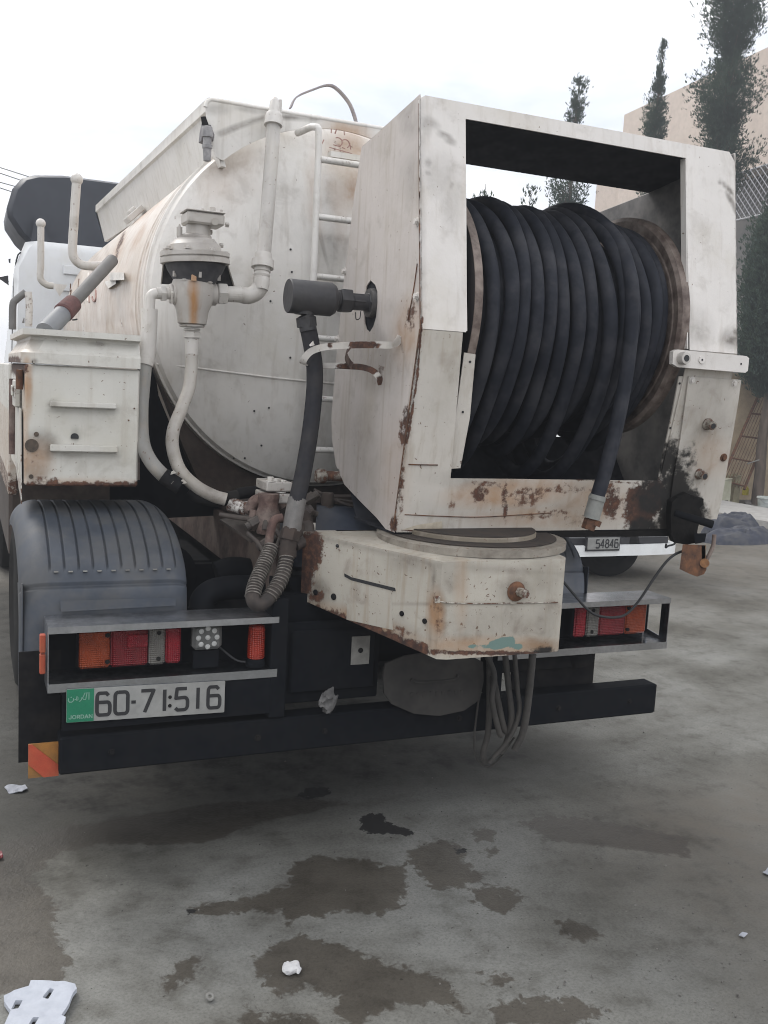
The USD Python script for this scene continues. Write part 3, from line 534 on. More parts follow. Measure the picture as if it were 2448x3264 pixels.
# upper half: flange, dome, gear head
fl0 = at(622, 832, Y=YV)
dm = obj('valve_head', [lathe(fl0 - [0, 0, .0], (-.06, 0, 1), [(-.012, .02), (-.012, .133), (.007, .133), (.009, .128), (.012, .128), (.014, .133), (.030, .133), (.034, .104), (.058, .098), (.072, .082), (.080, .078), (.083, .066), (.092, .066), (.095, .052), (.10, .045)], 40)], P_VALVE, T, smooth=30, wear={'grime': blobs((640, 775, 40, 14, 10, .6), (600, 750, 40, 10, 10, .8), (660, 800, 40, 20, 0, .35), (620, 850, 120, 14, 5, .6))})
g0, g1 = at(594, 722, Y=YV - .05), at(716, 676, Y=YV - .05)
obj('gear_case', [box(g0[0], g1[0], YV - .06, YV + .06, at(655, 722, Y=YV)[2], at(655, 684, Y=YV)[2], .007), cyl(at(632, 757, Y=YV), at(632, 718, Y=YV), .047, n=24), cyl(at(686, 706, Y=YV - .061), at(686, 706, Y=YV - .073), .014, n=16), cyl(at(608, 697, Y=YV - .061), at(608, 697, Y=YV - .07), .008, n=12)], P_VALVE, dm, smooth=25)
obj('lid', box(g0[0] - .004, g1[0] + .002, YV - .064, YV + .064, at(655, 684, Y=YV)[2] + .001, at(655, 678, Y=YV)[2], .004), P_VALVE, dm)
for x, y in ((603, 675), (646, 676), (705, 680)): obj('bolt', bolt(at(x, y, Y=YV - .04), (0, 0, 1), .006, .010), P_VALVE, dm)
obj('plug', lathe(at(677, 678, Y=YV), (0, 0, 1), [(0, .015), (.02, .011)], 14), P_VALVE, dm)
obj('set_screw', hexnut(at(719, 716, Y=YV), at(729, 717, Y=YV), .010), P_VALVE, dm)
obj('set_screw', hexnut(at(664, 740, Y=YV), at(676, 741, Y=YV), .010), P_VALVE, dm)
obj('set_screw', hexnut(at(700, 782, Y=YV), at(711, 783, Y=YV), .010), P_VALVE, dm)
obj('grease_pin', [cyl(at(572, 754, Y=YV), at(572, 724, Y=YV), .011, n=12), cyl(at(572, 724, Y=YV), at(572, 714, Y=YV), .006, .002, n=10)], P_VALVE, dm, smooth=30)
obj('lug', box(at(544, 795, Y=YV)[0], at(558, 795, Y=YV)[0], YV - .04, YV + .02, at(544, 808, Y=YV)[2], at(544, 776, Y=YV)[2], .004), P_VALVE, dm)
for a_ in range(0, 360, 45):
    c_ = fl0 + [.118 * math.cos(math.radians(a_ + 20)), .118 * math.sin(math.radians(a_ + 20)), .030]; obj('bolt', bolt(c_, (0, 0, 1), .010), P_VALVE, dm)
# bell skirt under the flange with two dark openings and cone brackets
DKV = mat_plain('dark_valve_interior', (.02, .02, .024), (.06, .058, .06), 30., .7)
obj('bell', [lathe(fl0 - [0, 0, .012], (0, 0, -1), [(0, .118), (.03, .105), (.075, .075), (.12, .07)], 32)], DKV, dm, smooth=30)
for a_ in (-90, -25, 205): obj('rib', box(-.005, .005, 0, .010, -.06, -.01).apply_transform(trimesh.transformations.rotation_matrix(math.radians(a_ + 90), (0, 0, 1))).apply_translation(fl0 + np.array([.10 * math.cos(math.radians(a_)), .10 * math.sin(math.radians(a_)), -.01])), P_VALVE, dm)
obj('bracket_plate', hull([at(519, 830, Y=YV + .02), at(519, 830, Y=YV + .10), at(512, 906, Y=.80), at(512, 906, Y=.86), at(523, 830, Y=YV + .02), at(516, 906, Y=.80)]), P_VALVE, dm)
obj('bracket_plate', hull([at(728, 845, Y=YV + .02), at(728, 845, Y=YV + .10), at(750, 918, Y=.80), at(750, 918, Y=.86), at(724, 845, Y=YV + .02), at(745, 918, Y=.80)]), P_VALVE, dm)
obj('back_plate', hull([at(522, 832, Y=.74), at(726, 846, Y=.74), at(745, 916, Y=.80), at(514, 905, Y=.80), at(522, 832, Y=.77), at(726, 846, Y=.77), at(745, 916, Y=.82), at(514, 905, Y=.82)]), DKV, dm)
# drain hose hanging from the valve, and the left return pipe
HOSEW = mat_paint('painted_hose', (.37, .345, .31), dirt=.6, chips=.66, streak=.2)
dh = tp([(611, 1120, .68), (610, 1170, .67), (603, 1235, .64), (580, 1300, .60), (553, 1370, .56), (551, 1430, .52), (575, 1500, .48), (625, 1550, .45), (680, 1580, .43), (720, 1592, .42)])
obj('drain_hose', tube(dh, .0245, 18, 8), HOSEW, T, smooth=45, wear={'grime': blobs((555, 1420, 25, 60, 0, .5), (660, 1570, 60, 25, 25, .6), (590, 1510, 40, 30, 40, .3))})
lp = tp([(500, 935, .66), (488, 938, .66), (479, 950, .66), (477, 985, .66)])
ret = obj('return_pipe', tube(lp, .020, 16, 8), P_PIPE, T, smooth=45)
lq = tp([(477, 985, .66), (475, 1050, .66), (470, 1120, .66), (462, 1165, .65)])
obj('sleeve', tube(lq, .0305, 18, 6), P_PIPE, ret, smooth=45)
lh = tp([(462, 1165, .65), (455, 1240, .62), (450, 1320, .58), (455, 1410, .52), (480, 1470, .48), (520, 1515, .45), (545, 1532, .44)])
obj('return_hose', tube(lh, .0265, 18, 8), mat_paint('grey_hose', (.24, .235, .22), dirt=.6, chips=.70), ret, smooth=45, wear={'grime': blobs((470, 1440, 30, 100, 0, .35), (540, 1530, 50, 30, 30, .9))})
obj('tape', [tube(tp([(520, 1515, .44), (548, 1535, .43), (575, 1552, .42)]), .030, 16, 6)], BLACKDUST, ret, smooth=40)
for x, y, a_ in ((543, 1513, .012), (570, 1545, .016), (546, 1542, .008)):
    p = at(x, y, Y=.40); obj('torn_paint', hull([p, p + [a_ * 2, .004, .006], p + [a_, .0, a_ * 1.3], p + [a_ * .5, .006, a_]]), P_PIPE, ret)
# ---- corner tap under the tray
lt = obj('corner_tap', [hull([at(636, 425, Y=.92), at(642, 395, Y=.92), at(672, 398, Y=.92), at(684, 430, Y=.92), at(680, 450, Y=.92), at(650, 462, Y=.92), at(633, 455, Y=.92)] + [at(x, y, Y=.86) for x, y in ((645, 410), (668, 410), (676, 440), (642, 448))])], mat_plain('dark_bronze_tap', (.05, .048, .055), (.12, .11, .115), 30., .5, dust=(.22, .21, .2), dustamt=.5), T)
obj('spout', [lathe(at(661, 402, Y=.83), at(660, 510, Y=.83) - at(661, 402, Y=.83), [(0, .010), (.004, .020), (.03, .022), (.042, .022), (.043, .017), (.07, .017), (.072, .021), (.085, .020), (.088, .017), (.133, .015), (.135, .008)], 22)], mat_plain('grey_tap_metal', (.14, .135, .14), (.30, .29, .285), 30., .5), lt, smooth=35)
obj('bracket_strap', hull([at(640, 372, Y=.915), at(655, 370, Y=.915), at(668, 405, Y=.90), at(645, 410, Y=.90), at(640, 372, Y=.922), at(668, 405, Y=.922)]), BLACKDUST, lt)
# ---- hoop of flat cable over the tank
hp = tp([(925, 345, 2.3), (945, 310, 2.3), (1000, 285, 2.3), (1045, 272, 2.3), (1075, 285, 2.3), (1110, 325, 2.3), (1128, 365, 2.3), (1137, 400, 2.3)])
obj('cable_hoop', strip(hp, .035, .008, (0, 1, 0)), mat_plain('faded_cable', (.16, .15, .17), (.34, .30, .28), 14., .6), T, smooth=30)
# ---- toolbox on the left rear
XA, XB, YT = .202, .598, .50
zb, zs, zt_ = 1.29, 1.722, 1.846
prof_t = [(YT, zb), (YT, zs)]
tb = obj('toolbox', dense(box(XA, XB, YT, 1.55, zb, zs, .006), .018), P_BOX, T, wear={'rust': either(near_line([((85, 1553), (440, 1548))], 26, .95), blobs((100, 1465, 40, 30, 0, .35), (60, 1170, 30, 30, 0, .9), (30, 1300, 15, 120, 0, .5), (150, 1530, 60, 16, 0, .5))), 'grime': either(near_line([((150, 1310), (375, 1312)), ((160, 1450), (380, 1452))], 10, .35), blobs((125, 1425, 50, 45, 0, .9), (110, 1500, 40, 34, 0, .9), (170, 1285, 16, 12, 0, .6), (240, 1385, 12, 20, 0, .5), (85, 1170, 25, 20, 0, .6), (90, 1230, 10, 60, 0, .4))), 'stain': blobs((88, 1230, 14, 90, 0, 1.0), (80, 1400, 10, 160, 0, .7), (110, 1470, 50, 60, 0, .6), (240, 1540, 180, 14, 0, .5))})  # grime strips below the handle bars also carry their cast shade
# lid: stepped section turned round the rear and left sides
sec = [(-.012, zs + .003), (-.012, zs + .040), (.0, zs + .052), (.022, zs + .088), (.022, zs + .098), (-.006, zs + .103), (-.006, zt_), (.012, zt_)]
def lid_sec(o): return [(XA + o, YT + o), (XB, YT + o)]
V = []; F = []
for o, z in sec: V += [(XA + o, 1.55, z), (XA + o + .05, YT + o, z) if False else (XA + o, YT + o + .055, z), (XA + o + .045, YT + o, z), (XB, YT + o, z), (XB, 1.55, z)]
k = 5
for i in range(len(sec) - 1):
    for j in range(k):
        j2 = (j + 1) % k; F += [[i * k + j, i * k + j2, (i + 1) * k + j2], [i * k + j, (i + 1) * k + j2, (i + 1) * k + j]]
F += [[0, 2, 1], [0, 3, 2], [0, 4, 3]]; n0 = (len(sec) - 1) * k; F += [[n0, n0 + 1, n0 + 2], [n0, n0 + 2, n0 + 3], [n0, n0 + 3, n0 + 4]]
obj('lid', dense(fix(trimesh.Trimesh(V, F, process=False)), .02), P_BOX, tb, wear={'rust': blobs((45, 1150, 30, 16, 0, .7), (50, 1165, 40, 10, 0, .6)), 'stain': blobs((60, 1110, 50, 40, 0, .35), (85, 1160, 12, 25, 0, .8)), 'grime': blobs((310, 1095, 25, 8, 0, .5), (110, 1152, 10, 8, 0, 1.0))})
for (x0, x1, ya, yb) in ((160, 372, 1275, 1304), (160, 376, 1413, 1443)):
    A_, B_ = at(x0, ya, Y=YT - .02), at(x1, yb, Y=YT - .02)
    obj('handle_bar', dense(box(A_[0], B_[0], YT - .022, YT - .001, B_[2], A_[2] - .004, .003), .02), P_BOX, tb, wear={'grime': blobs((172, 1288, 14, 12, 0, .6), (268, 1278, 30, 3, 0, .7))})
for x, y, r in ((101, 1420, .0235), (116, 1384, .0085), (99, 1519, .008), (108, 1154, .007)):
    p = at(x, y, Y=YT); obj('hole', cyl(p + [0, .002, 0], p - [0, .0025, 0], r, n=18), mat_plain(f'rusty_hole_{int(r*1e4)}_{x}', (.035, .028, .022), (.10, .075, .055), 60., .9), tb)
p = at(238, 1393, Y=YT); obj('keyhole', place(extrude(sg.Point(0, 0).buffer(.014).intersection(sg.box(-.02, -.006, .02, .02)), .004), p, (1, 0, 0), (0, 0, 1), (0, -1, 0)), INK, tb)
for x, y in ((428, 1302), (410, 1340), (434, 1160), (395, 1162)): obj('dent', cyl(at(x, y, Y=YT + .001), at(x, y, Y=YT - .002), .003, n=8), RUST, tb)
# latch, hinge pieces and hanging side plate on the box's left side
XS = XA - .004
lat = obj('side_latch', [box(XS - .022, XS, .70, .86, 1.56, 1.66, .004), box(XS - .03, XS - .022, .72, .80, 1.60, 1.64, .003), box(XS - .012, XS, .56, .66, 1.66, 1.70, .003)], P_BOX, T, wear={'rust': lambda P: .35 + 0 * P[:, 0]})
obj('hinge', [cyl((XS - .012, .55, 1.63), (XS - .012, .55, 1.70), .012), box(XS - .010, XS, .55, .64, 1.645, 1.66)], RUST, lat)
obj('hinge', [cyl((XS - .014, 1.0, 1.36), (XS - .014, 1.0, 1.66), .014), box(XS - .02, XS, 1.0, 1.05, 1.42, 1.44)], RUSTPIPE, lat)
obj('side_plate', dense(hull([(XS - .006, .60, 1.56), (XS - .006, .60, 1.36), (XS - .006, .53, 1.22), (XS - .006, 1.0, 1.34), (XS - .006, 1.0, 1.55), (XS - .002, .60, 1.56), (XS - .002, .60, 1.36), (XS - .002, .53, 1.22), (XS - .002, 1.0, 1.34), (XS - .002, 1.0, 1.55)]), .03), P_BOX, lat, wear={'rust': lambda P: np.clip(.62 - (P[:, 2] - 1.22) * 2.2, .1, .6)})
# side skirt and rusty side boxes farther forward on the left flank
obj('side_skirt', dense(box(.198, .24, 1.75, 4.0, 1.10, 1.72, .006), .05), P_BOX, T, wear={'rust': lambda P: .30 + .25 * (P[:, 2] < 1.2), 'stain': lambda P: .4 * (P[:, 2] < 1.5)})
obj('side_tank', dense(box(.24, .85, 2.7, 4.2, .62, 1.08, .02), .1), CHASSIS, T)
# ---- valve levers and grab pipes beside the tank
def ball_lever(name, L, r, rb, m=P_PIPE):
    P_ = tp(L); o = obj(name, tube(P_, r, 16, 8), m, T, smooth=45, wear={'rust': lambda P: .24 + 0 * P[:, 0]})
    s = trimesh.creation.icosphere(3, rb); s.apply_translation(P_[0]); obj('ball_knob', s, m, o, smooth=True); return o
ball_lever('valve_lever', [(245, 572, 1.9), (240, 640, 1.9), (235, 720, 1.9), (231, 790, 1.9), (236, 822, 1.9), (256, 842, 1.9), (290, 848, 1.9), (335, 846, 1.95)], .0215, .029)
ball_lever('valve_lever', [(130, 712, 2.1), (130, 770, 2.1), (130, 840, 2.1), (128, 880, 2.1), (134, 897, 2.1), (152, 909, 2.1), (170, 911, 2.1)], .0165, .0235)
for q_ in [hull([at(280, 838, Y=1.97), at(335, 842, Y=1.97), at(300, 875, Y=1.97), at(285, 850, Y=1.97), at(280, 838, Y=2.0), at(335, 842, Y=2.0), at(300, 875, Y=2.0)]), hull([at(165, 903, Y=2.2), at(215, 908, Y=2.2), at(190, 945, Y=2.2), at(165, 903, Y=2.22), at(215, 908, Y=2.22), at(190, 945, Y=2.22)])]: obj('lever_bracket', q_, P_TANK, T)
gp = tp([(40, 1050, 1.6), (40, 1000, 1.6), (42, 968, 1.6), (52, 955, 1.6), (82, 931, 1.6)])
gb = obj('grab_pipe', tube(gp, .016, 14, 8), GREYLEVER, T, smooth=45)
obj('post', tube(tp([(90, 930, 1.55), (93, 980, 1.55), (91, 1040, 1.55)]), .0155, 14, 6), P_PIPE, gb, smooth=45, wear={'rust': lambda P: .38 + 0 * P[:, 0]})
obj('hook', hull([at(70, 1028, Y=1.5), at(76, 1012, Y=1.5), at(78, 1030, Y=1.5), at(72, 1030, Y=1.53), at(78, 1014, Y=1.53)]), GREYLEVER, gb)
pl = [at(145, 1058, Y=.85), at(205, 994, Y=.98), at(358, 829, Y=1.30)]
gl = obj('suction_pipe', [cyl(at(200, 1000, Y=.97), pl[2], .0265, n=24)], GREYLEVER, T, smooth=40)
obj('socket', cyl(pl[0], at(222, 977, Y=1.01), .038, .035, n=24), mat_plain('grey_socket', (.13, .135, .143), (.18, .185, .19), 12., .5), gl, smooth=40)
obj('cloth_wrap', cyl(at(200, 999, Y=.955), at(233, 966, Y=1.03), .040, .037, n=24, ch=.006), MAROON, gl, smooth=40)
obj('cotter_wire', tube(tp([(230, 1020, .95), (240, 1019, .95), (247, 1017, .95)]), .003, 8), INK, gl)
def on_frame(px, py):
    q = on_tank(px, py); n_ = np.array([q[0] - TC[0], 0, q[2] - TC[1]]); n_ /= np.linalg.norm(n_); return q, n_, np.cross([0, 1., 0], n_)
q, n_, s_ = on_frame(428, 682)
tk = obj('tank_bracket', place(box(-.06, .10, -.055, .055, -.02, .016, .004), q, (0, 1, 0), s_, n_), P_TANK, TANK)
obj('bracket_pad', place(box(-.035, .05, -.022, .022, .014, .036, .004), q, (0, 1, 0), s_, n_), P_TANK, TANK)
obj('sight_bracket', hull([on_tank(x, y, o) for x, y in ((348, 868), (395, 868), (396, 892), (350, 894)) for o in (.0, .035)]), P_TANK, TANK)
obj('bracket_rib', hull([on_tank(x, y, o) for x, y in ((333, 898), (368, 888), (370, 904), (345, 920)) for o in (.0, .02)]), P_TANK, TANK)
for x, y0, y1 in ((282, 870, 960), (310, 905, 930), (393, 880, 1040), (270, 960, 1060)): obj('weld_strip', cyl(on_tank(x, y0), on_tank(x - 3, y1), .005, n=8), P_TANK, TANK, wear={'rust': lambda P: .38 + 0 * P[:, 0]})
# dark lettering left on the tank flank (a J and an I)
for nm_, L_, w_ in (('old_letter', [(306, 915), (307, 940), (306, 955), (301, 960), (296, 955), (295, 947)], .014), ('old_letter', [(285, 944), (285, 964)], .012), ('scrape', [(225, 905), (224, 930)], .008), ('scrape', [(252, 890), (249, 932)], .010), ('scrape', [(228, 925), (224, 950)], .012)):
    Pq = smooth_path([on_tank(x, y, .001) for x, y in L_], 6); obj(nm_, tube(Pq, w_ / 2, 6, 2), MARK if 'letter' in nm_ else RUST, TANK)
# ---- cab
YC = 4.95
cb = hull([(.37, YC, 1.0), (2.60, YC, 1.0), (.345, YC + .1, 1.0), (2.63, YC + .1, 1.0), (.40, YC, 2.45), (2.57, YC, 2.45), (.37, YC + .1, 2.45), (2.60, YC + .1, 2.45), (.47, YC, 2.60), (2.5, YC, 2.60), (.53, YC + .03, 2.665), (2.44, YC + .03, 2.665), (.45, YC + .15, 2.66), (2.5, YC + .15, 2.66),
           (.36, YC + 1.7, 1.0), (2.62, YC + 1.7, 1.0), (.36, YC + 1.75, 1.75), (2.62, YC + 1.75, 1.75), (.5, YC + 1.3, 2.66), (2.48, YC + 1.3, 2.66)])
cab = obj('cab', cb, P_CAB, T, smooth=30)
for z0, z1, x0, x1 in ((2.43, 2.50, .72, .98), (2.30, 2.335, .70, 1.2), (2.10, 2.24, .72, 1.2), (1.95, 2.06, .85, 1.4), (1.86, 1.90, .9, 1.3)):
    obj('pressed_rib', box(x0, x1, YC - .012, YC - .001, z0, z1, .006), P_CAB, cab)
obj('pressed_rib', [tube([(.80, YC - .002, 2.07), (.76, YC - .002, 2.03), (.76, YC - .002, 1.78), (.80, YC - .002, 1.70), (.9, YC - .002, 1.68), (1.3, YC - .002, 1.68)], .014, 8, 6)], P_CAB, cab, smooth=40)
obj('door_seam', [tube([(.352, YC + .14, 1.2), (.375, YC + .12, 2.42), (.46, YC + .14, 2.60)], .006, 8, 6)], INK, cab)
mr = obj('mirror_arm', [hull([at(0, 890, Y=5.2), at(0, 883, Y=5.2), at(26, 878, Y=5.2), at(28, 910, Y=5.2), at(16, 895, Y=5.2), at(0, 890, Y=5.26), at(26, 880, Y=5.26), at(28, 908, Y=5.26)])], SMOKE, T)
obj('mirror_stub', hull([at(27, 826, Y=5.2), at(34, 824, Y=5.2), at(33, 840, Y=5.2), at(28, 836, Y=5.2), at(34, 826, Y=5.25), at(33, 838, Y=5.25)]), SMOKE, mr)
# roof deflector
o1 = [(25, 690), (22, 660), (40, 600), (70, 566), (110, 556), (200, 557), (420, 575)]
V = [at(x, y, Y=YC + .25) for x, y in o1]; zl = at(60, 745, Y=YC + .25); zl2 = at(90, 775, Y=YC + .25)
prof2 = [(p[0], p[2]) for p in V]; mir = [(2.97 - x, z) for x, z in prof2[:-1]][::-1]
pts2 = [(zl2[0], zl2[2]), (zl[0], zl[2])] + prof2[:-1] + mir + [(2.97 - zl[0], zl[2]), (2.97 - zl2[0], zl2[2])]
sp = place(extrude(sg.Polygon(pts2).buffer(-.03).buffer(.03), .75), (0, YC + .25, 0), (1, 0, 0), (0, 0, 1), (0, 1, 0))
spo = obj('roof_deflector', cat_([hull([(x, YC + .29, z) for x, z in pts2] + [(1.485 + (x - 1.485) * .965, YC + .25, 2.95 + (z - 2.95) * .93) for x, z in pts2] + [(x, YC + .9, z * .97 + .06) for x, z in pts2])]), SPOILER, T, smooth=35)
obj('support', hull([at(112, 690, Y=YC + .12), at(128, 690, Y=YC + .12), at(160, 770, Y=YC + .12), at(98, 770, Y=YC + .12), at(120, 690, Y=YC + .25), at(160, 770, Y=YC + .25), at(98, 770, Y=YC + .25)]), SPOILER, spo)
# ---- mudguards
FENDER2 = mat_plain('lit_fender_plastic', (.11, .125, .155), (.15, .165, .19), 9., .6, dust=(.2, .19, .175), dustamt=.4, bump=.12)  # lighter copy of the fender plastic, skylight painted into its colour
def mudguard(Xa, Xb, flip):
    # path in (y, z) from the rear lower edge up over the wheel
    path = smooth_path([(.155, .62), (.155, .80), (.165, .93), (.185, 1.00), (.24, 1.075), (.36, 1.145), (.52, 1.190), (.68, 1.203), (.85, 1.195), (1.0, 1.165), (1.08, 1.12)], 14)
    T2 = np.gradient(path, axis=0); T2 /= np.linalg.norm(T2, axis=1, keepdims=True); N2 = np.stack([-T2[:, 1], T2[:, 0]], 1)  # outward (rear/up)
    W = Xb - Xa; us = np.linspace(0, 1, 320); V = []; nu = len(us); rad = .085
    ribs = np.linspace(.17, .92, 10)
    for i, (p, nn) in enumerate(zip(path, N2)):
        top = np.clip((p[1] - 1.035) / .02, 0, 1) * np.clip((1.3 - p[0]) / .1, 0, 1)
        rw = .24 * np.clip((1.0 - p[1]) * -1 + 1, .45, 1)
        for u_ in us:
            e = min(u_, 1 - u_) * W; dr = 0 if e > rad else rad - math.sqrt(max(rad ** 2 - (rad - e) ** 2, 0))
            dr *= (1.0 if (u_ < .5) != flip else .75)
            g = 0.
            if top > 0:
                dd = np.min(np.abs(ribs - u_)) * W; g = -.010 * max(0, 1 - (dd / .0042) ** 2) * top
            if .985 < p[1] < 1.0 and p[0] < .25: g -= .008
            V.append((Xa + u_ * W, p[0] + nn[0] * (g - dr), p[1] + nn[1] * (g - dr)))
    V = np.array(V); n_ = len(path); F = []
    for i in range(n_ - 1):
        for j in range(nu - 1):
            q = i * nu + j; F += [[q, q + 1, q + nu + 1], [q, q + nu + 1, q + nu]]
    # inner skin
    V2 = V.copy(); 
    for i in range(n_): V2[i * nu:(i + 1) * nu, 1:] -= N2[i] * .012
    F = np.array(F); F2 = F[:, ::-1] + len(V)
    return trimesh.Trimesh(np.vstack([V, V2]), np.vstack([F, F2]), process=False)
for Xa, Xb, fl in ((.172, .735, False), (1.98, 2.435, True)):
    mg = obj('mudguard', mudguard(Xa, Xb, fl), FENDER2 if fl else FENDER, T, smooth=40)
    obj('side_valance', [hull([(Xa + (.006 if not fl else Xb - Xa - .010), .19, .62), (Xa + (.006 if not fl else Xb - Xa - .010), .19, 1.0), (Xa + (.006 if not fl else Xb - Xa - .010), .45, .95), (Xa + (.010 if not fl else Xb - Xa - .006), .19, .62), (Xa + (.010 if not fl else Xb - Xa - .006), .19, 1.0), (Xa + (.010 if not fl else Xb - Xa - .006), .45, .95), (Xa + (.010 if not fl else Xb - Xa - .006), .32, .62)])], FENDER, mg)
for k in range(9):
    x_ = .172 + np.linspace(.17, .92, 10)[k] * .563 + .012; q_ = np.array([x_, .1815, 1.036]); obj('scuff_mark', box(x_, x_ + .014, .196, .203, 1.0335, 1.037), STICKER, T + '/mudguard')
# moulding pads on the guard's lower rear panel
obj('moulded_pad', hull([at(195, 1950, Y=.150), at(560, 1930, Y=.150), at(560, 1905, Y=.150), at(190, 1915, Y=.150), at(195, 1950, Y=.16), at(560, 1930, Y=.16)]), FENDER, T + '/mudguard')
for X0, X1 in ((.168, .30), (2.10, 2.425)):
    fl_ = obj('mud_flap', dense(box(X0, X1, .145, .152, .40 if X0 < 1 else .43, .78 if X0 < 1 else .62), .05), BLACKDUST, T)
obj('flap_plate', box(2.04, 2.44, .11, .125, .44, .70, .003), BLACKDUST, T)
obj('flap_bracket', [box(1.95, 2.38, .08, .12, .60, .68, .004), cyl((2.33, .1, .70), (2.36, .1, .62), .06)], BLACKDUST, T)
# reflector plate on the bumper's left end
A_, B_ = at(90, 2372, Y=.04), at(186, 2470, Y=.04)
rf = obj('corner_reflector', box(A_[0], B_[0], .036, .042, B_[2], A_[2]), REFLY, T)
w_ = B_[0] - A_[0]; h_ = A_[2] - B_[2]
obj('orange_band', place(extrude(sg.Polygon([(0, h_), (0, h_ * .42), (w_ * .50, 0), (w_, 0), (w_, h_ * .32), (w_ * .12, h_)]), .003), (A_[0], .0355, B_[2]), (1, 0, 0), (0, 0, 1), (0, -1, 0)), REFLO, rf)
# ---- lamp boxes
def lampbox(x0, x1, left):
    zT, zB, t, d_ = .897, .703, .003, .15
    lip = .022; ms = []
    b = obj('lamp_box', [hull([(x0, 0, zT), (x1, 0, zT), (x0, 0, zT - t), (x1, 0, zT - t), (x0 if left else x0, d_, zT), (x1 - .0, d_, zT), (x0, d_, zT - t), (x1, d_, zT - t)]), box(x0, x1, -.003, 0, zT - lip, zT), box(x0, x1, 0, d_, zB + .004, zB + .007), box(x0, x1, -.003, 0, zB - lip, zB + .007)], STEEL, T)
    if left: obj('end_plate', hull([(x0, .002, zT - t), (x0, .002, zB - lip), (x0, d_, zT - t), (x0, d_, zB - lip), (x0 + .003, .002, zT - t), (x0 + .003, .002, zB - lip), (x0 + .003, d_, zT - t), (x0 + .003, d_, zB - lip)]), STEEL, b)
    else:
        pl_ = sg.Polygon([(.0, zT - t), (.0, zB - lip), (d_, zB - lip), (d_, zT - t)]).difference(sg.Polygon([(.05, zT - .03), (.05, zB + .02), (d_ - .02, zB + .03), (d_ - .02, zT - .03)]))
        obj('end_plate', place(extrude(pl_, .003), (x1, 0, 0), (0, 1, 0), (0, 0, 1), (-1, 0, 0)), STEEL, b)
    obj('back_plate', box(x0 + .01, x1 - .01, d_ - .004, d_, zB, zT - t), BLACK, b)
    return b
lb = lampbox(XL, 1.01, True); rb = lampbox(1.90, XR, False)
def rearlamp(b, x0, x1, rev):
    z0, z1, y = .735, .865, .055
    a, c = (x0, x1)
    seg = [(0, .30, LENSO), (.30, .67, LENSR), (.67, .84, LENSW), (.84, 1.0, LENSR2)]
    m0 = box(x0 - .006, x1 + .006, y + .008, y + .05, z0 - .006, z1 + .006, .01); h = obj('rear_lamp', m0, BLACK, b if False else T)
    for s0, s1, mt in seg:
        if rev: s0, s1 = 1 - s1, 1 - s0
        e0, e1 = x0 + s0 * (x1 - x0), x0 + s1 * (x1 - x0)
        nm = {LENSO: 'orange_lens', LENSR: 'red_lens', LENSW: 'clear_lens', LENSR2: 'bright_red_lens'}[mt]
        obj(nm, box(e0 + .0008, e1 - .0008, y - (.004 if mt is LENSW else 0), y + .02, z0, z1, .008), mt, h, smooth=30)
    if not rev: obj('red_lens', box(x0 + .46 * (x1 - x0), x0 + .66 * (x1 - x0), y - .004, y + .01, .80, .845, .003), LENSR2, h)
    for s_ in (.27, .77):
        s_ = 1 - s_ if rev else s_
        for z in (z0 + .022, z1 - .018): obj('screw', cyl((x0 + s_ * (x1 - x0), y - .006, z), (x0 + s_ * (x1 - x0), y + .01, z), .0075, n=14), BLACKDUST, h)
rearlamp(lb, at(252, 2050, Y=.055)[0], at(578, 2050, Y=.055)[0], False)
rearlamp(rb, at(1832, 2000, Y=.055)[0], at(2060, 2000, Y=.055)[0], True)
# side marker beside the left box, LED lamp, beacon
sm_ = obj('side_marker', [box(XL - .022, XL - .004, .03, .055, .735, .80, .003), box(XL - .022, XL - .004, .03, .055, .805, .865, .003)], REFLO, T)
l0, l1 = at(616, 2005, Y=.03), at(708, 2070, Y=.03)
wl = obj('work_lamp', box(l0[0], l1[0], .03, .075, l1[2], .872, .012), LED, T, smooth=30)
cxm, czm = (l0[0] + l1[0]) / 2, (l1[2] + .872) / 2
for i in range(9):
    a_ = i * math.pi / 4; r_d = 0 if i == 8 else .032; obj('led', lathe((cxm + r_d * math.cos(a_), .030, czm + r_d * math.sin(a_)), (0, -1, 0), [(-.002, .009), (.001, .009), (.003, .006), (.0035, .001)], 12), LEDDOT, wl, smooth=30)
obj('bracket', box(cxm - .045, cxm + .045, .045, .06, .715, l1[2] - .004, .003), BLACK, wl)
bc = at(817, 2040, Y=.045)
be = obj('beacon', lathe((bc[0], .045, .742), (0, 0, 1), [(0, .029), (.004, .031), (.10, .030), (.115, .027), (.122, .018), (.124, .001)], 26), LENSB, T, smooth=40)
obj('base', lathe((bc[0], .045, .712), (0, 0, 1), [(0, .034), (.015, .036), (.02, .032), (.029, .03)], 26), BLACK, be, smooth=40)
obj('wire', tube([(bc[0] - .03, .05, .725), (bc[0] - .07, .06, .735), (cxm + .05, .08, .78)], .004, 8), INK, be)
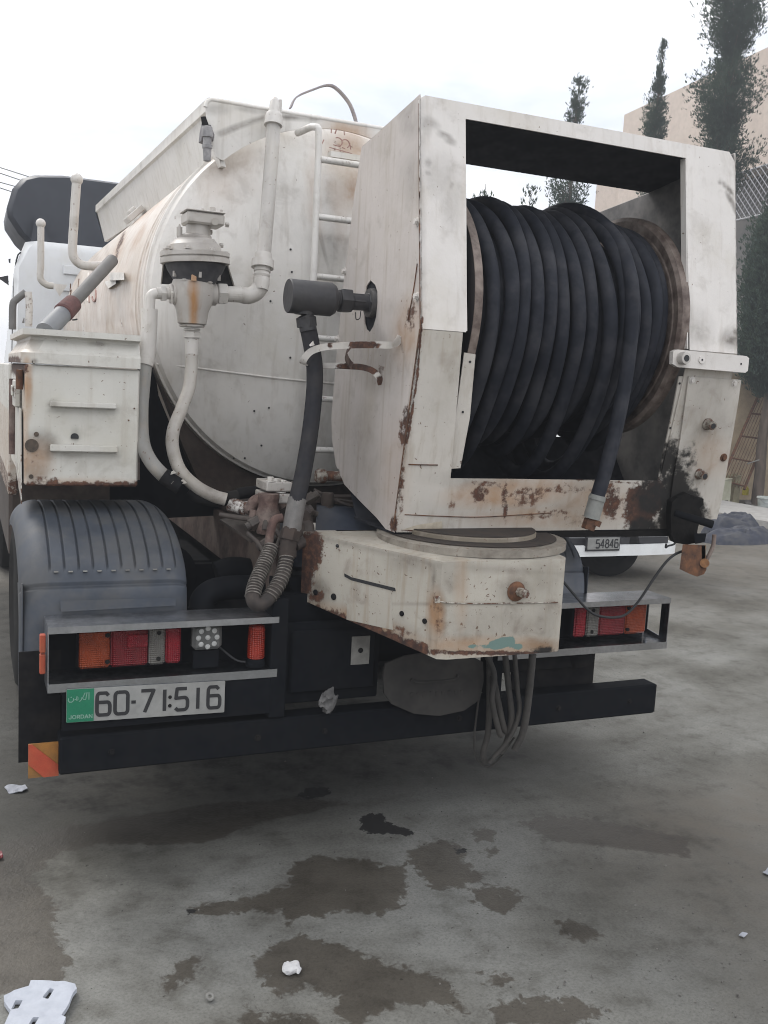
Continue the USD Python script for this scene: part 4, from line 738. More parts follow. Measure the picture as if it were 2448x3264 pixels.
# ---- number plate
pa = at(211.6, 2182, Y=-.006); PX0, PZ1 = pa[0], .700; PW, PH = .52, .112; PZ0 = PZ1 - PH - .008
sl = -.010 / .52
def on_plate(m, dy): return place(m, (PX0, -.006 - dy, PZ0), (1, 0, sl), (0, 0, 1), (0, -1, 0))
npz = obj('number_plate', on_plate(extrude(sg.box(0, 0, PW, PH).buffer(-.004).buffer(.004), .0025), 0), WHITEPLATE, T)
obj('green_field', on_plate(extrude(sg.box(.001, .001, .086, PH - .001), .001), .0026), GREENPL, npz)
tw = .0118
def G6(w, h): return unary_union([stroke([(w * .88, h * .88), (w * .7, h)] + [(w * .3, h)] + arcpts(w * .2, h * .8, w * .2, h * .2, 90, 180, 6) + [(0, h * .2)] + arcpts(w * .2, h * .2, w * .2, h * .2, 180, 270, 6) + [(w * .8, 0)] + arcpts(w * .8, h * .2, w * .2, h * .2, -90, 0, 6) + [(w, h * .35)] + arcpts(w * .8, h * .38, w * .2, h * .2, 0, 90, 6) + [(0, h * .58)], tw)])
def G0(w, h): return stroke(arcpts(w * .25, h * .82, w * .25, h * .18, 90, 180, 6) + arcpts(w * .25, h * .18, w * .25, h * .18, 180, 270, 6) + arcpts(w * .75, h * .18, w * .25, h * .18, -90, 0, 6) + arcpts(w * .75, h * .82, w * .25, h * .18, 0, 90, 6) + [(w * .25, h)], tw)
def G7(w, h): return stroke([(0, h), (w, h), (w * .3, 0)], tw)
def G1(w, h): return stroke([(w * .5, 0), (w * .5, h)], tw)
def G5(w, h): return stroke([(w * .92, h), (w * .12, h), (w * .04, h * .56), (w * .7, h * .58)] + arcpts(w * .72, h * .38, w * .28, h * .2, 90, 0, 6) + [(w, h * .2)] + arcpts(w * .72, h * .2, w * .28, h * .2, 0, -90, 6) + [(w * .2, 0), (0, h * .1)], tw)
def G4(w, h): return unary_union([stroke([(w * .7, 0), (w * .7, h), (0, h * .3), (w, h * .3)], tw)])
def G8(w, h): return unary_union([stroke(arcpts(w * .5, h * .76, w * .42, h * .24, 0, 360, 24), tw), stroke(arcpts(w * .5, h * .27, w * .5, h * .27, 0, 360, 24), tw)])
gh, gw, gz = .074, .041, .019
for ch, x in ((G6, 844), (G0, 1003), (G7, 1232), (G1, 1385), (G5, 1535), (G1, 1680), (G6, 1822)):
    x0 = at(x / 2.765, 2220, Y=-.006)[0] - PX0 + .004
    obj('digit', on_plate(extrude(affinity.translate(ch(gw, gh), x0, gz), .0008), .0026), INK, npz)
obj('hyphen', on_plate(extrude(sg.box(at(1157 / 2.765, 2215, Y=-.006)[0] - PX0, .051, at(1197 / 2.765, 2215, Y=-.006)[0] - PX0, .062), .0008), .0026), INK, npz)
xd = at(1497 / 2.765, 2220, Y=-.006)[0] - PX0
for z in (.036, .066): obj('rivet', on_plate(extrude(sg.Point(xd, z).buffer(.006), .002), .0026), BLACKDUST, npz)
jt = meshkit.text_mesh('JORDAN', .0125, .0006, True); w0 = np.ptp(jt.vertices[:, 0]); jt.apply_scale((.074 / w0, 1, 1)); jt.apply_translation((.007, .012, 0))
obj('country_name', on_plate(jt, .0037), PALEINK, npz)
ar = unary_union([stroke([(.070, .074), (.070, .099)], .0026), stroke([(.064, .099), (.060, .075), (.054, .075), (.050, .080), (.058, .098)], .0024), stroke([(.048, .083), (.047, .076), (.043, .071), (.039, .070)], .0025), stroke([(.033, .088), (.031, .077), (.025, .076)], .0026), stroke([(.036, .084), (.036, .076), (.031, .073)], .002), stroke([(.022, .082), (.022, .074), (.017, .069), (.010, .069), (.006, .074), (.007, .082)], .0027), sg.Point(.015, .085).buffer(.002)])
obj('country_name', on_plate(extrude(ar, .0006), .0037), PALEINK, npz)
obj('plate_carrier', box(PX0 - .012, 1.0, .0, .012, PZ0 - .03, .690), BLACK, T)
# ---- underrun bar and rear frame
bm = obj('underrun_bar', dense(box(.285, 2.685, -.0, .085, .40, .527, .006), .12), BLACK, T)
obj('post', box(.985, 1.045, -.002, .10, .53, .96, .004), BLACK, T + '/cross_member')
obj('post', box(1.88, 1.94, .02, .10, .53, .95, .004), BLACK, T + '/cross_member')
fp = obj('frame_panel', [box(1.05, 1.42, .05, .06, .56, .86, .004), box(1.07, 1.40, .035, .05, .60, .83, .01)], BLACK, T)
A_, B_ = at(1123, 2030, Y=.03), at(1176, 2116, Y=.03)
stk = obj('sticker', box(A_[0], B_[0], .031, .0345, B_[2], A_[2]), STICKER, fp); obj('print', cyl(((A_[0] + B_[0]) / 2, .0308, (A_[2] + B_[2]) / 2), ((A_[0] + B_[0]) / 2, .0300, (A_[2] + B_[2]) / 2), .010, n=16), BLACKDUST, stk)
for x_ in (.45, .95, 1.2, 1.75, 2.2, 2.55): obj('bolt', bolt((x_, 0, .463), (0, -1, 0), .008, .006), BLACKDUST, bm)
obj('end_cap', box(2.684, 2.689, .004, .081, .404, .523, .002), BLACKDUST, bm)
# dusty rubber disc flap with faint raised lettering
DK = mat_plain('dusty_rubber_flap', (.016, .015, .014), (.034, .031, .028), 12., .9, dust=(.048, .044, .039), dustamt=.55)
fo = [(1222, 2150), (1230, 2115), (1290, 2090), (1360, 2080), (1480, 2080), (1540, 2110), (1542, 2170), (1530, 2230), (1480, 2265), (1400, 2282), (1320, 2275), (1250, 2245), (1225, 2210)]
p3 = at(1380, 2180, Y=-.02)
fp2 = obj('rubber_flap', panel(fo, p3, (0, -1, .12), .012), DK, T)
w_ = meshkit.text_mesh('MUD FLAP', .02)  if False else None
for i, x in enumerate(np.linspace(1310, 1470, 9)):
    q = at(x, 2218 - (x - 1310) * .06, Y=-.022); obj('raised_mark', box(q[0] - .006, q[0] + .006, q[1] - .004, q[1] + .004, q[2] - .014, q[2] + .014, .002), DK, fp2)
obj('raised_rim', tube([at(x, y, Y=-.020) for x, y in ((1310, 2165), (1330, 2175), (1400, 2172), (1450, 2165), (1460, 2150))], .006, 8), DK, fp2)
# hanging cables
CABLE = mat_plain('dusty_cable', (.018, .017, .015), (.042, .038, .034), 24., .85, dust=(.065, .058, .05), dustamt=.5)
for L_, r in (([(1545, 2075, -.06), (1575, 2150, -.08), (1568, 2230, -.08), (1590, 2330, -.09), (1600, 2345, -.09)], .011), ([(1640, 2085, -.1), (1650, 2200, -.1), (1655, 2270, -.1), (1625, 2350, -.1), (1560, 2430, -.08)], .009), ([(1610, 2085, -.08), (1622, 2200, -.08), (1630, 2290, -.08), (1610, 2380, -.08), (1590, 2400, -.08)], .012),
             ([(1698, 2085, -.12), (1685, 2220, -.12), (1668, 2330, -.12), (1640, 2390, -.11)], .014), ([(1560, 2090, -.04), (1560, 2200, -.04), (1556, 2330, -.05), (1540, 2400, -.05), (1548, 2432, -.05)], .012), ([(1525, 2230, -.02), (1512, 2350, -.02), (1520, 2420, -.02), (1570, 2440, -.05), (1640, 2350, -.08)], .004), ([(1570, 2150, -.05), (1600, 2300, -.07), (1612, 2335, -.07)], .013)):
    obj('hanging_cable', tube(tp(L_), r, 12, 8), CABLE, T, smooth=45)
# ---- swing arm
ztop = 1.163
ft = [(1.13, .13), (1.40, -.40), (1.415, -.425), (1.45, -.432), (1.855, -.432), (1.885, -.425), (1.90, -.40), (1.95, .13)]
bot = [.925, .845, .84, .838, .838, .838, .84, .915]
V = [(x, y, z) for (x, y), z in zip(ft, bot)] + [(x, y, ztop + (.012 if y > 0 else 0)) for x, y in ft]
n_ = len(ft); F = []
for j in range(n_):
    j2 = (j + 1) % n_; F += [[j, j2, n_ + j2], [j, n_ + j2, n_ + j]]
for j in range(1, n_ - 1): F += [[0, j + 1, j], [n_, n_ + j, n_ + j + 1]]
armm = dense(fix(trimesh.Trimesh(V, F, process=False)), .012)
arust = either(near_line([((935, 1930), (1060, 1965)), ((1060, 1965), (1350, 2072))], 40, 1.0), near_line([((1360, 2078), (1780, 2085))], 16, .85),
               blobs((985, 1760, 40, 70, 10, 1.05), (960, 1850, 35, 90, 12, 1.0), (940, 1920, 30, 40, 0, 1.0), (1010, 1900, 30, 24, 0, .6), (1400, 1970, 16, 60, 0, .45), (1385, 1920, 8, 40, 0, .5), (1645, 1885, 30, 24, 0, .65), (1270, 2010, 60, 20, 20, .45)))
obj('swing_arm', armm, P_ARM, T, wear={'rust': arust, 'grime': either(near_line([((1370, 1800), (1790, 1830))], 22, .45), near_line([((990, 1705), (1380, 1800))], 16, .5), near_line([((1385, 1800), (1370, 2070))], 14, .55), blobs((1400, 1960, 22, 90, 0, .65), (1560, 2000, 160, 60, 0, .35), (1200, 1990, 120, 30, 18, .5), (1300, 1790, 60, 30, 10, .4), (1740, 1980, 40, 80, 0, .4), (1480, 2040, 40, 30, 0, .5), (1010, 1890, 36, 40, 0, .7), (1440, 1830, 40, 60, 0, .4), (1740, 1850, 40, 60, 0, .35), (1645, 1885, 60, 40, 0, .45), (1500, 1925, 250, 6, 0, .5), (1570, 2070, 190, 22, 0, .4), (1720, 2060, 60, 24, 0, .9))), 'teal': blobs((1600, 2050, 60, 24, -15, .66), (1530, 2062, 50, 12, 0, .58), (1640, 2060, 40, 14, 0, .55)), 'oil': blobs((1740, 2074, 60, 14, 0, .62), (1600, 2085, 140, 6, 0, .5)), 'stain': blobs((1150, 1990, 160, 34, 18, .6), (1560, 2060, 220, 26, 0, .55), (1390, 1960, 24, 70, 0, .7), (1470, 1880, 20, 100, 0, .35), (1100, 2000, 100, 30, 18, .4))})
AR = T + '/swing_arm'
# slot, weld line, bolt heads and bosses of the arm
nl = np.array([-.53, -.27, 0]) ; nl /= np.linalg.norm(nl)
pL = np.array([1.265, -.135, 1.0]) + nl * .002
obj('slot', panel([(1097, 1828), (1120, 1840), (1258, 1874), (1260, 1884), (1246, 1882), (1120, 1850), (1098, 1838)], pL, nl, .004), INK, AR)
obj('welded_cover', panel([(1110, 1845), (1245, 1878), (1247, 1890), (1252, 2008), (1104, 1975)], pL - nl * .0012, nl, .003), P_ARM, AR)
for x, y, r in ((1063, 1902, .009), (1280, 1956, .007), (1353, 1980, .007), (1075, 1740, .005), (1005, 1888, .008)):
    p = onp(x, y, pL, nl); obj('bolt_hole', lathe(p - nl * .004, nl, [(0, r * 1.3), (.005, r * 1.3), (.008, r * .9), (.0085, .001)], 14), BLACKDUST if r > .006 else INK, AR)
YF = -.432
p = at(1645, 1885, Y=YF); bs = obj('grease_boss', lathe(p + [0, .004, 0], (0, -1, 0), [(0, .034), (.006, .034), (.010, .026), (.012, .018)], 24), RUST, AR, smooth=30)
obj('plug', hexnut(p - [-.008, .0, 0], p + [.012, -.045, 0], .016), P_ARM, bs, wear={'rust': lambda P: .55 + 0 * P[:, 0]})
obj('weld_line', [tube([at(x, y, Y=YF - .0005) for x, y in ((1392, 1915), (1440, 1922), (1560, 1924), (1680, 1922), (1778, 1920))], .0022, 8, 6), box(at(1387, 1905, Y=YF)[0], at(1402, 1905, Y=YF)[0], YF - .004, YF + .002, at(1390, 1922, Y=YF)[2], at(1390, 1900, Y=YF)[2], .001)], P_ARM, AR, wear={'rust': lambda P: .5 + 0 * P[:, 0]})
# turntable
RINGTOP = mat_plain('oily_ring_top', (.012, .009, .007), (.04, .028, .02), 20., .8)
DC = np.array([1.705, -.075])
TT = mat_paint('shaded_turntable_paint', (.17, .145, .11), dirt=.6, streak=.2, chips=.66)  # shadow below the housing is taken into this darker tone
tt = obj('turntable', lathe((DC[0], DC[1], ztop + .003), (0, 0, 1), [(0, .33), (.0, .345), (.024, .345), (.027, .33), (.028, .30), (.029, .27)], 72), P_ARM, T, smooth=30, wear={'grime': lambda P: .85 + 0 * P[:, 0], 'rust': lambda P: .25 + 0 * P[:, 0]})
obj('bearing_ring', lathe((DC[0], DC[1] + .03, ztop + .0295), (0, 0, 1), [(0, .245), (.004, .252), (.018, .252), (.020, .25), (.022, .25), (.0225, .23)], 72), TT, tt, smooth=30)
obj('ring_top', lathe((DC[0], DC[1] + .03, ztop + .0526), (0, 0, 1), [(0, .2495), (.002, .2495)], 64), RINGTOP, tt)
obj('ring_groove', lathe((DC[0], DC[1] + .01, ztop + .0325), (0, 0, 1), [(0, .315), (.002, .315)], 64), RINGTOP, tt)
pass
# ================================================================== hose reel housing
XH, XH2 = 1.388, 2.735
AP = np.array([XH, -.222, 1.905]); TP_ = np.array([XH, -.105, 2.672]); BT = np.array([XH, -.095, 1.205])
nU = np.cross([1, 0, 0], TP_ - AP); nU /= np.linalg.norm(nU); nU = nU if nU[1] < 0 else -nU
nLo = np.cross([1, 0, 0], AP - BT); nLo /= np.linalg.norm(nLo); nLo = nLo if nLo[1] < 0 else -nLo
hgr = either(near_line([((1345, 330), (1345, 1040)), ((1345, 1040), (1265, 1690))], 18, .35), blobs((1370, 390, 30, 14, 30, .8), (1415, 430, 22, 7, 18, 1.0), (1435, 450, 20, 6, 22, 1.0), (1360, 400, 18, 30, 0, .7), (1365, 520, 12, 14, 0, .7), (1365, 550, 10, 10, 0, .7), (1440, 590, 8, 8, 0, .7), (1400, 560, 50, 60, 0, .35), (1310, 380, 30, 60, 0, .45), (1320, 560, 40, 80, 0, .3), (1440, 640, 30, 80, 0, .3), (2325, 605, 6, 18, -35, 1.1), (2310, 590, 6, 14, -35, 1.0), (2330, 640, 7, 26, -30, 1.1), (2345, 670, 7, 24, -25, 1.0), (2295, 580, 6, 6, 0, .9), (2330, 1085, 22, 10, -20, .9), (2345, 1060, 10, 12, 0, .9), (2200, 1050, 60, 60, 0, .35), (2330, 1080, 30, 30, 0, .55), (1220, 1150, 60, 100, 30, .45), (1270, 1100, 40, 120, 0, .4), (1150, 1400, 60, 120, 0, .3), (1140, 1150, 24, 60, 0, .3)),
             blobs((1600, 1540, 200, 26, 4, .35), (1700, 1640, 260, 50, 0, .3), (2240, 1350, 90, 90, 0, .45), (2220, 1420, 60, 120, 0, .4)))
hru = either(near_line([((1346, 1010), (1330, 1200)), ((1330, 1200), (1300, 1400))], 9, .75), near_line([((1280, 1690), (1700, 1710))], 8, .6), near_line([((1445, 1504), (2100, 1545))], 10, .55),
             blobs((1310, 1010, 22, 60, 5, .55), (1290, 1370, 20, 60, 5, .62), (1295, 1330, 14, 40, 0, .7), (1255, 1670, 14, 30, 0, .7), (1530, 1575, 30, 34, 20, .62), (1680, 1580, 70, 40, -20, .5), (1610, 1600, 14, 70, 0, .62), (1950, 1600, 34, 64, 0, .66), (1740, 1640, 110, 16, -6, .45), (1560, 1545, 80, 14, 4, .5), (1440, 1600, 20, 60, 0, .34), (1850, 1660, 80, 24, 0, .42), (1280, 1560, 12, 120, 4, .5), (2040, 1620, 50, 80, 0, .95), (2090, 1580, 40, 60, 0, .9), (1800, 1560, 120, 18, 0, .45), (1215, 1180, 14, 20, 0, .5), (1325, 845, 10, 40, 0, .35), (1480, 1480, 16, 16, 0, .7), (2160, 1400, 16, 160, 12, .3)))
hst = blobs((1300, 1050, 40, 90, 8, .45), (1640, 1570, 180, 40, -5, .8), (1720, 1650, 200, 30, 0, .45), (1260, 1500, 40, 160, 0, .25), (1900, 1600, 100, 60, 0, .45), (1560, 1580, 60, 40, 0, .5), (1480, 700, 10, 200, 0, .1), (2270, 1450, 50, 60, 0, .35))
hoi = blobs((2075, 1580, 60, 80, 0, .75), (2050, 1680, 60, 40, 0, .8), (2150, 1600, 50, 130, 8, 1.0), (2130, 1480, 30, 100, 10, .75), (2180, 1640, 70, 80, 0, 1.1), (1700, 1706, 420, 7, 1, .75), (2190, 1460, 40, 60, 20, .55), (2090, 1250, 14, 200, 14, .5))
W = {'grime': hgr, 'rust': hru, 'stain': hst, 'oil': hoi}
# left side plate (the housing's body), outline in the (y, z) plane
lo = [(TP_[1], TP_[2]), (.40, 2.60)] + [tuple(at(x, y, X=XH)[1:]) for x, y in ((1130, 620), (1100, 860), (1075, 1100), (1056, 1330), (1058, 1400), (1070, 1480), (1098, 1545), (1150, 1600), (1200, 1650))] + [(-.02, 1.205), (BT[1], BT[2]), (AP[1], AP[2])]
hole = [tuple(at(x, y, X=XH)[1:]) for x, y in ((1181, 893), (1196, 908), (1203, 930), (1203, 965), (1199, 1010), (1190, 1040), (1178, 1060), (1168, 1050), (1162, 1030), (1160, 990), (1162, 950), (1168, 912))]
lp_ = sg.Polygon(lo, [hole]).buffer(0)
slot = sg.Polygon([tuple(at(x, y, X=XH)[1:]) for x, y in ((1080, 1492), (1084, 1515), (1082, 1540), (1076, 1538), (1074, 1500))]).buffer(0)
hs = obj('reel_housing', dense(place(extrude(lp_.difference(slot), .004), (XH + .004, 0, 0), (0, 1, 0), (0, 0, 1), (-1, 0, 0)), .014), P_HOUSE_SIDE, T, wear=W)
rp = sg.Polygon([(TP_[1], TP_[2]), (.40, 2.60), (.83, 2.56), (.86, 2.2), (.80, 1.6), (.55, 1.30), (.28, 1.205), (BT[1], BT[2]), (AP[1], AP[2])]).buffer(0)
obj('right_side', dense(place(extrude(rp, .004), (XH2, 0, 0), (0, 1, 0), (0, 0, 1), (-1, 0, 0)), .03), P_HOUSE, hs, wear={'grime': lambda P: .3 + 0 * P[:, 0]})
inn = rp.buffer(-.004)
obj('right_lining', dense(place(extrude(inn, .002), (XH2 - .0065, 0, 0), (0, 1, 0), (0, 0, 1), (-1, 0, 0)), .05), mat_plain('grey_inner_wall', (.09, .088, .088), (.19, .18, .17), 6., .85, dust=(.05, .05, .052), dustamt=.7), hs)
# front plates with the big opening
pa_, pb_ = AP + [0, 0, 0], TP_
up_out = [(XH + .006, AP), None]
def onU(x, y): return onp(x, y, AP, nU)
def onL(x, y): return onp(x, y, AP, nLo)
zU = lambda p: p
cU0 = onU(1481, 372); cU1 = onU(2176, 507); cU2 = onU(2199, 1120); cU3 = onU(1480, 1080)
iL, iR, iT = cU0[0], cU2[0], (cU0[2] + cU1[2]) / 2
def Up(x, z): t = (z - AP[2]) / (TP_[2] - AP[2]); return np.array([x, AP[1] + t * (TP_[1] - AP[1]), z])
def Lo(x, z): t = (z - AP[2]) / (BT[2] - AP[2]); return np.array([x, AP[1] + t * (BT[1] - AP[1]), z])
XE = XH2 - .0
outer = [Up(XH - .004, AP[2] + .001), Up(XH - .004, TP_[2] - .02), Up(XH + .02, TP_[2]), Up(XE - .03, TP_[2]), Up(XE, TP_[2] - .04), Up(XE + .0, AP[2] + .001), Up(iR, AP[2] + .001), Up(iR - .012, iT - .0), Up(iL, iT), Up(iL, AP[2] + .001)]
fu = obj('front_plate', dense(panel(outer, AP, nU, .005, px=False), .014), P_HOUSE, hs, wear=W)
# rolled top edge
obj('top_edge', sweep(np.array([(XH + .006, TP_[1] + .014, TP_[2] - .022), (XH + .02, TP_[1] + .013, TP_[2] - .0125), (XE - .03, TP_[1] + .013, TP_[2] - .0125), (XE - .008, TP_[1] + .013, TP_[2] - .034)]), circ(.0125, 12)), P_HOUSE, hs, smooth=45)
# return flanges behind the opening's edges
for x in (iL, iR - .012): obj('edge_flange', hull([Up(x, 1.91), Up(x, iT), Up(x + .004, 1.91), Up(x + .004, iT), Up(x, 1.91) + [0, .03, 0], Up(x, iT) + [0, .03, 0]]), P_HOUSE, hs)
# lower front
xl0 = onL(1434, 1500); xl1 = onL(1440, 1500)[0]
zB1 = onL(1440, 1512)[2]; zB2 = onL(2110, 1545)[2]; zo = (zB1 + zB2) / 2
iLb = xl1; iRb = onL(2118, 1540)[0]
lower = [Lo(XH - .004, AP[2] - .001), Lo(XH - .004, BT[2] + .02), Lo(XH + .01, BT[2]), Lo(XE - .05, BT[2] - .0), Lo(XE, BT[2] + .07), Lo(XE, AP[2] - .001), Lo(iR, AP[2] - .001), Lo(iR - .01, zo), Lo(iLb, zo), Lo(iL - .012, AP[2] - .001)]
fl2 = obj('front_plate', dense(panel(lower, AP, nLo, .005, px=False), .011), P_HOUSE_LOW, hs, wear=W)
# left guide strip with holes
gs = [onL(1517, 1130), onL(1515, 1128)]
gpn = AP + nLo * .004
gst = obj('guide_strip', dense(panel([(1480, 1124), (1516, 1130), (1513, 1160), (1498, 1330), (1468, 1492), (1430, 1495)], AP - nLo * .008, nLo, .004), .02), P_HOUSE_LOW, hs, wear=W)
for x, y in ((1498, 1153), (1475, 1313)): p = onp(x, y, AP - nLo * .008, nLo); obj('hole', cyl(p + nLo * .002, p - nLo * .002, .0042, n=12), INK, gst)
gst = obj('guide_strip', dense(panel([(2165, 1200), (2187, 1200), (2150, 1420), (2125, 1535), (2098, 1532), (2118, 1430), (2140, 1330)], AP - nLo * .004, nLo, .006), .02), P_HOUSE_LOW, hs, wear=W)
for x, y in ((2166, 1222), (2136, 1364)): p = onp(x, y, AP - nLo * .004, nLo); obj('hole', cyl(p + nLo * .002, p - nLo * .002, .0045, n=12), INK, gst)
# right access plate and its bolts, tubes and the cross bar
aw = obj('access_plate', dense(panel([(2196, 1200), (2363, 1212), (2352, 1290), (2330, 1420), (2300, 1600), (2285, 1655), (2130, 1650), (2148, 1520), (2170, 1390)], AP + nLo * .008, nLo, .007), .013), P_HOUSE_LOW, hs, wear=W)
for x, y in ((2206, 1212), (2340, 1222)): obj('bolt', bolt(onp(x, y, AP + nLo * .008, nLo), nLo, .009, .006), P_HOUSE, aw)
p = onp(2306, 1458, AP + nLo * .008, nLo); obj('bolt', bolt(p, nLo, .011, .008), RUST, aw)
for x, y, r in ((2254, 1351, .020), (2228, 1510, .019)):
    p = onp(x, y, AP + nLo * .008, nLo); st = obj('stub_tube', lathe(p, nLo, [(0, r * 1.15), (.006, r * 1.2), (.010, r * .9), (.035, r * .85), (.036, r * .55), (.012, r * .5)], 24, caps=True), P_ARM, aw, smooth=30, wear={'rust': lambda P: .5 + 0 * P[:, 0], 'grime': lambda P: .5 + 0 * P[:, 0]})
    obj('bore', cyl(p + nLo * .034, p + nLo * .0372, r * .55, n=16), INK, st)
cbx = obj('cross_bar', panel([(2146, 1120), (2160, 1114), (2380, 1135), (2388, 1142), (2384, 1182), (2376, 1188), (2160, 1170), (2144, 1160)], AP + nU * .030, (0, -1, 0), .02), P_HOUSE, hs, wear=W)
p = onp(2172, 1142, AP + nU * .030, (0, -1, 0)); sk_ = obj('socket', lathe(p, (0, -1, 0), [(-.01, .022), (.016, .024), (.028, .021), (.029, .012), (.01, .011)], 22), P_HOUSE, cbx, smooth=30, wear={'grime': lambda P: .5 + 0 * P[:, 0]})
obj('bore', cyl(p - [0, .0275, 0], p - [0, .0295, 0], .0125, n=14), INK, sk_)
p = onp(2236, 1147, AP + nU * .030, (0, -1, 0)); obj('washer', cyl(p + [0, .002, 0], p - [0, .004, 0], .014, n=16), P_HOUSE, cbx); obj('hole', cyl(p - [0, .003, 0], p - [0, .0052, 0], .004, n=10), INK, cbx)
p = onp(2362, 1160, AP + nU * .030, (0, -1, 0)); obj('hole', cyl(p + [0, .002, 0], p - [0, .0015, 0], .004, n=10), INK, cbx)
# roof and inner faces
iv = .45
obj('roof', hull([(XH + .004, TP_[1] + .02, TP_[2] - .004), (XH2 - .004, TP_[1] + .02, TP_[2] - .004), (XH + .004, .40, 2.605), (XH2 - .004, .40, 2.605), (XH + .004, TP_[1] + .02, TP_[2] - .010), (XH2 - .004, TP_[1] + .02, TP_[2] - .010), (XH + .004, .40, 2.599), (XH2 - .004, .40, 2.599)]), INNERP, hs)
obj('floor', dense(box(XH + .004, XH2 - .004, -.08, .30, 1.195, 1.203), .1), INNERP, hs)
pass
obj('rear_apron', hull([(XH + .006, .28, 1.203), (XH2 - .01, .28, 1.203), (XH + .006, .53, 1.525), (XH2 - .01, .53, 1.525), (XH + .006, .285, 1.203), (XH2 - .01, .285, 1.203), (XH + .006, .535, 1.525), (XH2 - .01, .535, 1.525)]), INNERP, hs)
obj('seam_gap', [hull([Up(XH - .0045, AP[2]), Up(XH - .0045, TP_[2] - .03), Up(XH - .001, AP[2]), Up(XH - .001, TP_[2] - .03), Up(XH - .0045, AP[2]) + [0, .004, 0], Up(XH - .0045, TP_[2] - .03) + [0, .003, 0]]), hull([Lo(XH - .0050, AP[2]), Lo(XH - .0050, BT[2] + .03), Lo(XH - .001, AP[2]), Lo(XH - .001, BT[2] + .03), Lo(XH - .0050, AP[2]) + [0, .007, 0], Lo(XH - .0050, BT[2] + .03) + [0, .006, 0]])], RUST, hs)
for x, y in ((1331, 707), (1100, 865), (1077, 1080), (1330, 1945 - 1000)): obj('bolt', bolt(at(x, y, X=XH), (-1, 0, 0), .010, .010), P_HOUSE, hs)
for q_ in [tube([at(x, y, X=XH - .001) for x, y in ((1330, 840), (1322, 900), (1312, 960), (1300, 1020))], .0022, 6, 6), tube([onL(x, y) + nLo * .001 for x, y in ((1302, 1480), (1340, 1481), (1395, 1482))], .0022, 6, 6), tube([onL(x, y) + nLo * .0005 for x, y in ((1290, 1640), (1400, 1645), (1520, 1648), (1640, 1642), (1750, 1635))], .0018, 6, 6)]: obj('gouge', q_, RUST, hs)
obj('dried_sealant', [hull([onL(x, y) + nLo * o for x, y, o in ((1282, 1688, .001), (1330, 1672, .003), (1392, 1668, .004), (1407, 1660, .006), (1404, 1676, .003), (1410, 1688, .001), (1340, 1690, .002))])], mat_plain('dried_sealant', (.34, .29, .22), (.48, .42, .33), 40., .9), hs)
# stub pin at the side slot
p = at(1079, 1518, X=XH); pn = obj('stub_pin', [cyl(p + [.05, 0, 0], p + [-.06, 0, 0], .021, n=20), lathe(p + [-.055, 0, 0], (-1, 0, 0), [(0, .026), (.01, .030), (.03, .030), (.042, .022), (.045, .005)], 20)], P_ARM, hs, smooth=30, wear={'rust': lambda P: .52 + 0 * P[:, 0], 'grime': lambda P: .5 + 0 * P[:, 0]})
# hinge hook at the right bottom: oily gear guard, rusty swing lock and lever
OIL = mat_plain('oil_soaked_steel', (.005, .005, .005), (.012, .011, .010), 40., .6, bump=.8, spec=.12)
pO = AP + nLo * .010 
og = [(2140, 1700), (2138, 1640), (2143, 1600), (2160, 1585), (2190, 1572), (2212, 1580), (2208, 1590), (2225, 1588), (2243, 1590), (2242, 1608), (2230, 1620), (2238, 1640), (2225, 1680), (2218, 1730), (2190, 1736), (2150, 1730)]
gk = obj('gear_guard', dense(panel(og, pO + nLo * .02, nLo, .03), .02), OIL, hs)
obj('lock_lever', cyl(at(2150, 1635, Y=-.19), at(2272, 1672, Y=-.27), .013, .016, n=16), BLACK, gk, smooth=40)
YK = -.20
rl = obj('swing_lock', dense(hull([at(x, y, Y=YK + o) for o in (0, .09) for x, y in ((2176, 1735), (2248, 1738), (2250, 1790), (2252, 1815), (2244, 1830), (2222, 1838), (2200, 1830), (2166, 1814))]), .02), RUST, hs)
obj('lock_lug', [cyl(at(2246, 1795, Y=YK - .012), at(2246, 1795, Y=YK + .06), .018, n=20), hull([at(x, y, Y=YK + o) for o in (.0, .02) for x, y in ((2236, 1738), (2250, 1738), (2247, 1790), (2238, 1790))])], mat_plain('orange_rust', (.13, .06, .028), (.30, .15, .065), 40., .85, bump=.5), rl, smooth=30)
obj('hook_pin', tube(tp([(2252, 1784, -.19), (2264, 1762, -.19), (2274, 1735, -.19), (2277, 1704, -.19)]), .0085, 12, 6), RUSTPIPE, rl, smooth=40)
obj('plate_tab', [hull([at(x, y, Y=-.16 + o) for o in (0, .03) for x, y in ((2212, 1700), (2252, 1700), (2246, 1728), (2216, 1734))])], BLACK, rl)
obj('wire_ring', tube(tp([(2124, 1732, -.12), (2122, 1745, -.12), (2130, 1740, -.12), (2146, 1736, -.12), (2152, 1730, -.12)]), .004, 8, 6), INK, hs)
lipm = extrude(unary_union([sg.box(1.43, -.092, 2.62, .0), sg.Point(DC[0], DC[1] + .03).buffer(.268, 48)]), .009); lipm.apply_translation((0, 0, 1.1895)); obj('bottom_lip', lipm, RINGTOP, hs)
obj('bottom_angle', dense(hull([Lo(1.43, 1.204), Lo(2.66, 1.20), Lo(1.46, 1.19), Lo(1.80, 1.180), Lo(2.60, 1.175), Lo(1.43, 1.20) + [0, .10, 0], Lo(2.66, 1.20) + [0, .10, 0]]), .03), OIL, hs)
